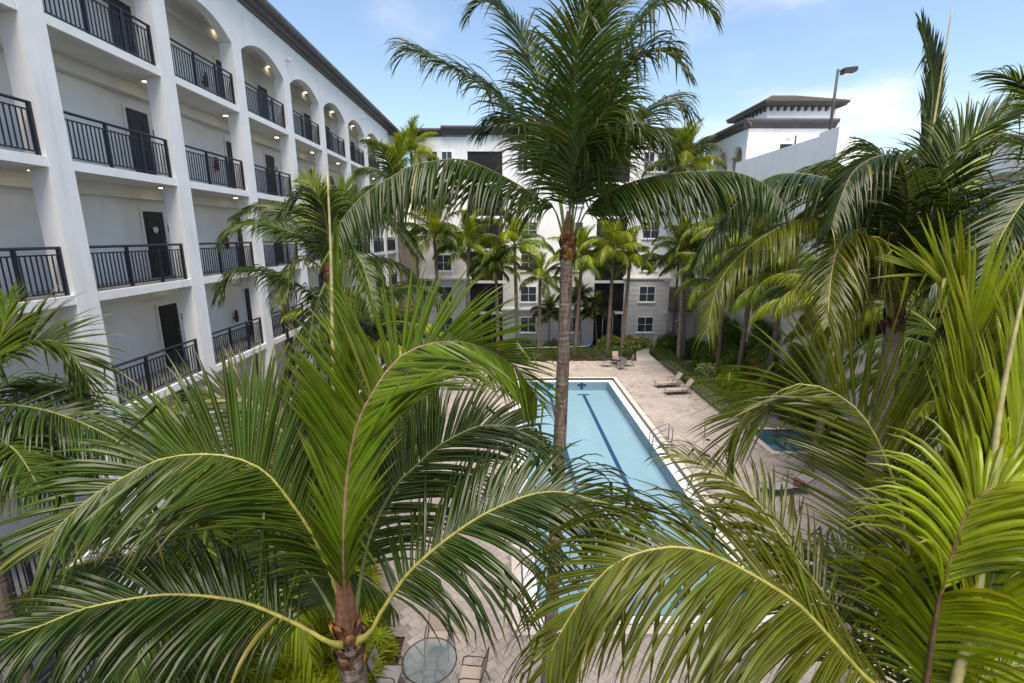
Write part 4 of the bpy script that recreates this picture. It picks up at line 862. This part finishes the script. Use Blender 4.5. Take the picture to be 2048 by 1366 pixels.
  ([(-4.51,12.35,9.41),(-4.31,13.11,10.61),(-3.99,13.55,11.28),(-3.5,13.83,11.57),(-2.99,13.99,11.31)], dict(L=1.1,droop=0.35,c='d',va=12,st=0.18)),
  ([(-4.48,12.15,9.42),(-4.35,11.92,10.47),(-4.4,11.75,11.16),(-4.69,11.6,11.26),(-5.03,11.26,10.91)], dict(L=1.1,droop=0.38,c='d',va=10,st=0.2)),
  ([(-4.43,12.11,9.24),(-4.18,12.22,8.45),(-3.6,12.38,8.03),(-2.87,12.62,7.98)], dict(L=1.0,droop=0.45,c='d',va=6,st=0.15)),
  ([(-4.46,12.13,9.36),(-3.94,11.87,9.99),(-3.5,11.56,9.77),(-3.14,10.98,9.11),(-2.93,10.51,8.6)], dict(L=1.05,droop=0.4,c='m',va=8,st=0.15)),
 ],
 'far_left': [
  ([(-7.01,5.71,8.0),(-6.78,5.86,8.48),(-6.5,5.96,8.77),(-6.2,6.03,8.97),(-6.04,6.05,9.01),(-5.82,6.07,9.0),(-5.65,6.05,8.84),(-5.53,6.03,8.66),(-5.47,5.99,8.42)], dict(L=1.0,droop=0.14,c='m',va=20,st=0.2,roll=-30,kink=0.2)),
  ([(-7.01,5.7,7.97),(-6.49,5.71,8.23),(-5.95,5.67,8.25),(-5.35,5.59,8.11),(-4.75,5.47,7.86),(-4.49,5.39,7.63)], dict(L=1.0,droop=0.3,c='d',va=12,st=0.15,roll=-15)),
  ([(-7.01,5.71,8.0),(-6.71,5.88,8.61),(-6.51,5.99,8.98),(-6.43,6.08,9.29),(-6.42,6.15,9.53)], dict(L=0.9,droop=0.1,c='b',va=22,st=0.25,a0=35,nh=(0,-1,0.1))),
  ([(-7.01,5.7,7.94),(-6.33,5.54,7.87),(-5.71,5.35,7.69),(-5.16,5.15,7.44)], dict(L=1.0,droop=0.35,c='d',va=8,st=0.15,roll=-10)),
  ([(-7.13,5.8,7.96),(-7.03,6.16,8.25),(-6.76,6.44,8.3),(-6.45,6.66,8.07),(-6.17,6.84,7.61)], dict(L=1.0,droop=0.35,c='m',va=10,st=0.18)),
  ([(-6.9,5.6,7.98),(-6.31,5.39,8.07),(-5.57,5.04,7.97),(-4.92,4.6,7.73)], dict(L=0.95,droop=0.4,c='m',va=8,st=0.15)),
  ([(-7.25,5.89,7.89),(-6.88,6.06,7.86),(-6.41,6.21,7.64),(-5.98,6.32,7.13)], dict(L=1.0,droop=0.4,c='d',va=8,st=0.15)),
 ],
}
SPEARS = {
 'near_left': [[(-1.49,3.74,7.08),(-1.55,4.01,8.44),(-1.57,4.19,9.33),(-1.58,4.37,10.22),(-1.6,4.5,10.9)], ],
 'near_right': [[(2.96,2.52,7.33),(3.16,2.71,8.14),(3.31,2.96,9.17),(3.47,3.13,9.89),(3.57,3.21,10.25)], ],
 'right': [[(6.92,8.15,9.59),(7.25,8.54,11.36),(7.73,9.17,14.19)], ],
}

PALMS = { # trunk base, crown centre, radii
 'center': ((.90,8.80,-.05),(1.12,8.78,10.22),.15,.112), 'near_left': ((-1.35,3.95,-.05),(-1.49,3.75,6.72),.15,.115),
 'near_right': ((3.15,2.9,-.05),(2.99,2.68,6.85),.17,.13), 'right': ((7.2,8.25,-.05),(6.95,8.28,8.95),.16,.13),
 'far_right': ((8.3,6.4,-.05),(8.0,6.35,9.15),.16,.13), 'mid_left': ((-4.7,12.3,-.05),(-4.50,12.15,9.45),.16,.13), 'far_left': ((-7.1,5.7,-.05),(-7.0,5.72,8.0),.16,.13)}
seed = 100
for key, fr in TRACED_FRONDS.items():
    base, top, r0, r1 = PALMS[key]
    t = thing('palm_tree', base, PALM_LABELS[key], 'palm tree')
    def reparent(o): o.location = tuple(-v for v in base)
    tr_ = trunk(t, base, top, r0, r1, M['trunk_grey'] if key in ('right',) else M['trunk']); reparent(tr_)
    k0 = set(t.children)
    boots(t, top, r1*(1.0 if key == 'near_left' else 1.12), 16 if key in ('center','near_left') else 10, .42, dark=key != 'center')
    for o in t.children:
        if o not in k0: reparent(o)
    hs = {'center': .55, 'near_right': .3}.get(key, .75)
    sh = MB().tube([(top[0],top[1],top[2]-.1),(top[0],top[1],top[2]+.1),(top[0],top[1],top[2]+hs*.6),(top[0],top[1],top[2]+hs)],[r1*1.0,r1*.92,r1*.66,r1*.30],12).build('crown_shaft', M['shaft'], t, True); reparent(sh)
    nr = {'near_left': .027, 'near_right': .027, 'center': .033}.get(key, .029)
    for pts, op in fr:
        seed += 1; op = dict(op); pts = [(top[0]+.25*(pts[1][0]-top[0])*.3, top[1]+.25*(pts[1][1]-top[1])*.3, top[2]-.12)]+list(pts[1:]); c = op.pop('c','m'); rc = op.pop('rc','g')
        op.setdefault('spacing', nr); op.setdefault('rw', .72 if key == 'center' else 1.); op.setdefault('W', .044 if key.startswith('near') else .046)
        lm, rm = frond_meshes(pts, seed=seed, **op)
        f = child('frond', lm, t); reparent(f); f.color = (*jit(LEAF[c], rng.uniform(.85,1.15)),1)
        q = child('rachis', rm, f); q.color = (*jit(RACH[rc], rng.uniform(.9,1.1)),1)
    for pts in SPEARS.get(key, []):
        C, _l = catmull(pts, 24)
        s = MB().tube([tuple(p) for p in C],[.034*(1-.75*i/23) for i in range(24)],7).build('spear_leaf', M['rachis'], t, True); reparent(s); s.color = (*RACH['sp'],1)
# --- generic palms: a set of shared frond shapes turned about the trunk
def arch_pts(e0, bend, ln, n=7):
    pts = [(0,0,0)]; e = R(e0); x = z = 0
    for i in range(n):
        x += math.cos(e)*ln/n; z += math.sin(e)*ln/n; e -= R(bend)/n*(.5+1.0*i/n); pts.append((x,0,z))
    return pts
ARCH = []
for i, (e0, bd, ln) in enumerate(((82,38,2.5),(66,95,2.9),(50,120,3.0),(34,120,3.0),(15,105,2.8),(-8,70,2.4))):
    for vv in range(2):
        ARCH.append((i, frond_meshes(arch_pts(e0+vv*6, bd+vv*14, ln), L=1.0, W=.048, droop=.30+.05*i, va=(25,0,-22,-34,-36,-36)[i], st=.14, a0=66 if i else 32, K=5, spacing=.032, seed=300+i*7+vv)))
def palm(x, y, h, label, group, sc=1., tone='m', lean=(0,0), nf=19, gtrunk='trunk', yel=.3, seed_=0, name='palm_tree', r0=.18):
    rr = random.Random(seed_); lean = (lean[0]+rr.uniform(-.35,.35), lean[1]+rr.uniform(-.3,.3)); sc *= rr.uniform(.86,1.12); nf = nf+rr.randint(-4,3); t = thing(name, (x,y,-.05), label, 'palm tree', group)
    o = trunk(t, (0,0,0), (lean[0],lean[1],h), r0, r0*.72, M[gtrunk], .14)
    MB().tube([(lean[0],lean[1],h-.1),(lean[0],lean[1],h+.35),(lean[0],lean[1],h+.7)],[r0*.85,r0*.75,r0*.3],10).build('crown_shaft', M['shaft'], t, True)
    for i in range(nf):
        lev = min(5, int(i/nf*6.2)); cand = [a for a in ARCH if a[0] == lev]; lm, rm = rr.choice(cand)[1]
        a = i*2.39996+rr.uniform(-.25,.25)+seed_
        f = child('frond', lm, t, (lean[0],lean[1],h+.25), (rr.uniform(-.12,.12), rr.uniform(-.12,.12), a), (1.36*sc*rr.uniform(.84,1.14),)*3)
        tn = LEAF['y'] if rr.random() < yel or lev == 0 else LEAF[tone]
        f.color = (*jit(tn, rr.uniform(.8,1.25)),1)
        q = child('rachis', rm, f); q.color = (*(RACH['yl'] if rr.random() < .5 else RACH['g']),1)
G1 = 'palms in front of the far building'
palm(-5.8,41.0,9.9,'palm at the left end of the row before the far building',G1,.95,'m',(0,0),seed_=1)
palm(-3.6,40.8,9.2,'second palm from the left in the row before the far building',G1,.95,'b',(.1,0),seed_=2)
palm(-.7,40.5,7.5,'short palm before the left balcony column of the far building',G1,.72,'m',(0,0),seed_=3)
palm(1.0,40.8,9.2,'slim palm with a bright yellow spear left of the main trunk',G1,.95,'b',(-.1,0),seed_=4,yel=.4)
palm(2.8,40.2,6.4,'low palm between the slim palm and the main trunk',G1,.72,'m',(0,0),seed_=5)
palm(6.0,40.5,8.0,'palm just right of the main trunk before the far building',G1,.85,'b',(.2,0),seed_=6,yel=.45)
palm(8.9,40.6,8.9,'palm with pale yellow drooping fronds before the right balcony column',G1,.95,'b',(.25,0),seed_=7,yel=.5)
palm(10.1,40.4,7.8,'leaning palm between the right balcony column and the grey wall',G1,.9,'m',(.6,0),seed_=8)
palm(14.45,38.4,9.2,'palm with a pale ringed trunk standing in the hedge right of the path',G1,.95,'m',(-.25,0),seed_=9,gtrunk='trunk_grey')
palm(15.6,40.2,7.8,'palm behind the pale trunk right of the path',G1,.9,'b',(-.8,0),seed_=10,gtrunk='trunk_grey')
palm(10.9,30.5+3,14.6,'tall distant palm crown above the long right frond',G1,.8,'m',(.1,0),seed_=11) if False else None
palm(15.2,42.2,16.0,'tall palm whose crown stands against the far white wall, right of centre',G1,.9,'m',(0,0),seed_=11,r0=.12)
palm(-6.3,29.0,12.7,'palm crown before the far end of the white walkways',None,.85,'m',(0,0),seed_=12,nf=11)
palm(-8.1,44.0,16.9,'palm against the upper left corner of the far building',G1,.85,'b',(0,0),seed_=13,r0=.11)
G2 = 'palms in the right-hand garden'
palm(15.6,33.5,6.6,'palm with a reddish trunk deep in the right garden',G2,.95,'b',(.2,0),seed_=14)
palm(16.4,28.5,7.6,'palm in the right garden close to the car-park wall',G2,1.0,'b',(-.1,0),seed_=15)
palm(16.2,22.6,6.8,'palm behind the plunge pool',G2,1.05,'b',(0,0),seed_=17)
palm(16.3,17.5,7.2,'palm at the right deck edge beyond the near fronds',G2,1.05,'o',(0,0),seed_=18)
palm(15.9,13.2,5.6,'palm low behind the near right crown',G2,1.0,'m',(0,0),seed_=21)
palm(13.3,19.0,6.9,'palm at the deck edge before the plunge pool, mostly behind near fronds',G2,.9,'o',(.2,0),seed_=22)
palm(14.6,13.4,7.9,'tall palm between the right-edge crown and the car-park wall',G2,1.05,'m',(0,0),seed_=23)
palm(11.6,11.2,6.2,'palm below the right-hand spear palm',G2,1.0,'m',(0,0),seed_=24)
palm(15.8,30.9,9.4,'tall garden palm behind the loungers',G2,1.05,'b',(0,0),seed_=26)
palm(16.3,36.2,9.8,'garden palm by the corner of the car-park wall',G2,1.0,'b',(0,0),seed_=27)
G3 = 'dark low palms by the far wall'
for i, (x, y, h, lab) in enumerate(((3.9,42.6,3.2,'dark low palm left of the main trunk by the far wall'),(6.9,42.3,4.3,'dark low palm right of the main trunk by the far wall'),(8.4,42.6,3.4,'dark low palm before the ground-floor balcony doors'))):
    palm(x,y,h,lab,G3,.62,'d',(0,0),seed_=30+i,yel=0,nf=20,r0=.07)
G4 = 'palms along the left bed'
palm(-6.6,19.5,5.2,'palm in the left bed below the walkways',G4,1.0,'d',(0,0),seed_=40)
palm(-5.9,24.5,4.6,'smaller palm farther along the left bed',G4,.9,'m',(0,0),seed_=41)
palm(-5.7,8.6,3.6,'low palm at the bottom of the left bed',G4,1.0,'m',(0,0),seed_=42)

# ------------------------------------------------------------------ shrubs
def shrub(name, label, cat, boxes, n, size, col, seed_, fan=0, group=None, c2=None, inner=True):
    """leaf-sized blades through the volume of one plant; boxes are (cx,cy,z0,rx,ry,h,roundness)"""
    r = np.random.default_rng(seed_); V = []; F = []; LV = []
    vol = np.array([b_[3]*b_[4]*b_[5] for b_ in boxes]); pr = vol/vol.sum()
    cx, cy = boxes[0][0], boxes[0][1]
    for i in range(n):
        b_ = boxes[r.choice(len(boxes), p=pr)]
        d = nrm(r.normal(0,1,3)); d[2] = abs(d[2])
        rad = r.uniform(.55,1.)**.4
        if b_[6] < .5: # boxy
            p = r.uniform(-1,1,3); ax = r.integers(0,3); p[ax] = np.sign(p[ax])*r.uniform(.85,1.03) if ax < 2 else r.uniform(.85,1.05); p[2] = abs(p[2]) if ax < 2 else p[2]
        else: p = d*rad*(1+.16*math.sin(d[0]*7+seed_)*math.cos(d[1]*6))
        pos = np.array((b_[0]+p[0]*b_[3]-cx, b_[1]+p[1]*b_[4]-cy, b_[2]+abs(p[2])*b_[5]))
        up = nrm(np.array((p[0]*.8,p[1]*.8,.5))+r.normal(0,.45,3)); lv = r.random()
        k_ = fan or 1
        for j in range(k_):
            if fan:
                a = (j/(fan-1)-.5)*3.6; s1 = nrm(np.cross(up,(0.1,.2,1.))); s2 = np.cross(s1,up); dr = nrm(s1*math.sin(a)+s2*math.cos(a)*.9+up*.35+np.array((0,0,-.15)))
                L_, w_ = size*r.uniform(.8,1.2), size*.12
            else:
                dr = nrm(up+r.normal(0,.5,3)); L_, w_ = size*r.uniform(.7,1.3), size*r.uniform(.32,.45)
            wv = nrm(np.cross(dr, r.normal(0,1,3))) if not fan else nrm(np.cross(dr,up)); nn = np.cross(dr,wv); k = len(V)
            tip = pos+dr*L_ - np.array((0,0,L_*.18))
            V += [pos, pos+dr*L_*.45+wv*w_*.5+nn*w_*.2, tip, pos+dr*L_*.45-wv*w_*.5+nn*w_*.2]; F += [(k,k+1,k+2),(k,k+2,k+3)]; LV += [lv]*4
    me = bpy.data.meshes.new(name); me.from_pydata([tuple(v) for v in V], [], F); me.materials.append(M['shrub'])
    at = me.attributes.new('lv','FLOAT','POINT'); at.data.foreach_set('value', LV); me.uv_layers.new(name='UVMap')
    t = thing(name, (cx,cy,0), label, cat, group)
    o = child('foliage', me, t); o.color = (*col,1)
    # twiggy core
    b = MB()
    for b_ in boxes:
        for q in range(5):
            a = q*1.3+seed_; b.tube([(b_[0]-cx+.1*math.cos(a),b_[1]-cy+.1*math.sin(a),-.08),(b_[0]-cx+.5*b_[3]*math.cos(a),b_[1]-cy+.5*b_[4]*math.sin(a),b_[2]+b_[5]*.75)],[.025,.008],5)
    b.build('stems', M['trunk'], t)
    if c2: # second colour of leaf
        m2 = len(F)//3; sel = r.choice(len(F)//2, len(F)//5, replace=False); V2=[];F2=[];A2=[]
        for s in sel:
            k = len(V2); off = r.normal(0,.05,3); V2 += [V[s*4+q]+off+np.array((0,0,.05)) for q in range(4)]; F2 += [(k,k+1,k+2),(k,k+2,k+3)]; A2 += [r.random()]*4
        me2 = bpy.data.meshes.new('pale_leaves'); me2.from_pydata([tuple(v) for v in V2], [], F2); me2.materials.append(M['shrub']); a2 = me2.attributes.new('lv','FLOAT','POINT'); a2.data.foreach_set('value', A2); me2.uv_layers.new(name='UVMap')
        o2 = child('pale_leaves', me2, t); o2.color = (*c2,1)
    return t
DK, MD, BR, YV = (.055,.092,.016), (.085,.140,.018), (.20,.27,.020), (.55,.54,.17)
HG = 'hedges and shrubs round the pool deck'
shrub('hedge','dark clipped hedge along the far end of the deck','hedge',[(2.2,39.4,0,2.6,.75,.75,0),(7.5,39.4,0,3.2,.75,.78,0)],9000,.13,DK,1,group=HG)
shrub('shrub','yellow variegated shrubs under the ground-floor balcony of the far building','shrub',[(9.6,42.6,0,1.2,.8,1.25,1),(11.4,42.7,0,1.2,.8,1.2,1),(12.9,43.5,0,.9,.6,1.0,1)],5200,.20,(.13,.17,.045),2,group=HG,c2=YV)
shrub('shrub','dark green shrubs behind the far hedge left of the main trunk','shrub',[(-3.,42,0,2.2,1,1.1,1),(1.,42.3,0,2.2,1,1.0,1),(4.8,42,0,1.6,1,1.1,1)],6000,.18,(.035,.07,.03),3,group=HG)
shrub('hedge','low green hedge along the right deck edge behind the loungers','hedge',[(13.4,29.,0,.62,3.2,.55,0)],7000,.11,(.10,.155,.022),4,group=HG)
shrub('hedge','low dark hedge at the corner where the path leaves the deck','hedge',[(13.5,36.7,0,.7,4.2,.55,0)],7000,.12,DK,5,group=HG)
shrub('shrub','variegated cream shrub behind the nearer lounger','shrub',[(14.7,33.2,0,.9,1.1,1.1,1)],2600,.18,(.12,.16,.05),6,group=HG,c2=(.50,.47,.22))
shrub('shrub','bright yellow-green lady palm clump beside the right hedge','shrub',[(15.2,30.2,0,1.0,1.3,1.5,1),(15.4,27.6,0,1.1,1.3,1.6,1)],620,.42,BR,7,9,HG)
shrub('shrub','green lady palm clump farther back in the right garden','shrub',[(16.0,36.0,0,1.2,1.6,1.8,1),(16.3,32.5,0,1.0,1.4,2.2,1)],640,.42,(.11,.17,.022),8,9,HG)
shrub('shrub','leafy shrub bank beside the lean-to','shrub',[(15.2,42.4,0,1.4,1.2,1.5,1),(16.6,40.6,0,1.3,1.4,1.4,1)],4200,.22,MD,9,group=HG)
shrub('shrub','tall green thicket against the car-park wall','shrub',[(16.6,25.8,0,.8,1.6,4.2,1),(16.7,30.0,0,.8,2.0,4.8,1),(16.6,34.6,0,.8,2.0,4.2,1)],1900,.45,(.10,.155,.022),10,9,HG)
shrub('shrub','orange-tipped croton in the right garden','shrub',[(16.1,29.3,1.2,.35,.4,1.3,1),(15.9,33.9,1.6,.35,.4,1.2,1)],330,.22,(.50,.20,.015),11,group=HG)
shrub('shrub','green shrubs behind the gravel by the plunge pool','shrub',[(16.7,23.2,0,.6,1.6,1.6,1),(16.5,19.6,0,.9,1.6,1.5,1),(15.9,16.2,0,1.3,1.4,1.4,1)],1100,.40,(.085,.13,.02),12,9,HG)
shrub('shrub','bright yellow-green ferny shrub below the near left palm','shrub',[(-4.1,7.2,0,1.3,1.5,1.9,1),(-3.9,9.6,0,1.0,1.2,1.5,1),(-5.0,11.6,0,1.2,1.4,1.5,1),(-5.4,8.9,0,1.0,1.4,1.9,1)],2300,.38,(.20,.24,.010),13,9,HG)
shrub('shrub','dark green shrubs at the foot of the near walkways','shrub',[(-6.6,9.5,0,1.6,2.6,1.5,1),(-7.2,14.5,0,1.6,2.6,1.4,1)],7000,.20,(.035,.07,.02),14,group=HG)
shrub('shrub','green shrubs along the left deck edge','shrub',[(-5.8,18.2,0,1.2,2.4,1.2,1),(-5.9,23.4,0,1.2,2.6,1.1,1),(-5.8,29.5,0,1.2,3.0,1.0,1),(-5.6,35.6,0,1.1,3.0,1.1,1)],11000,.17,MD,15,group=HG)
shrub('shrub','tall leafy shrub at the bottom edge below the near glass table','shrub',[(-1.4,7.6,0,.9,.45,.75,1)],420,.34,(.09,.15,.02),16,9,HG)
# a few fallen leaflets on the paving
lit = MB(); lr = random.Random(5)
for i in range(150):
    x, y = lr.uniform(-4,12.5), lr.uniform(9,38)
    if not in_deck(x, y, .3): continue
    a = lr.uniform(0,6.28); L_ = lr.uniform(.06,.22); w_ = lr.uniform(.008,.018); c_, s_ = math.cos(a), math.sin(a); b_ = lr.uniform(-.05,.05)
    lit.quad((x,y,.008),(x+c_*L_*.5-s_*(w_+b_),y+s_*L_*.5+c_*(w_+b_),.014),(x+c_*L_,y+s_*L_,.009),(x+c_*L_*.5+s_*(w_-b_),y+s_*L_*.5-c_*(w_-b_),.012))
M['litter'] = surf('fallen_leaf', (.12,.085,.04), .9, .3, 9, 0)
lo = lit.build('leaf_litter', M['litter'], deck); struct(lo, 'stuff')
struct(MB().box(-4.55,-4.37,14,38.5,-.05,.05).build('kerb', M['path']))
scene.render.resolution_x, scene.render.resolution_y = 1024, 683
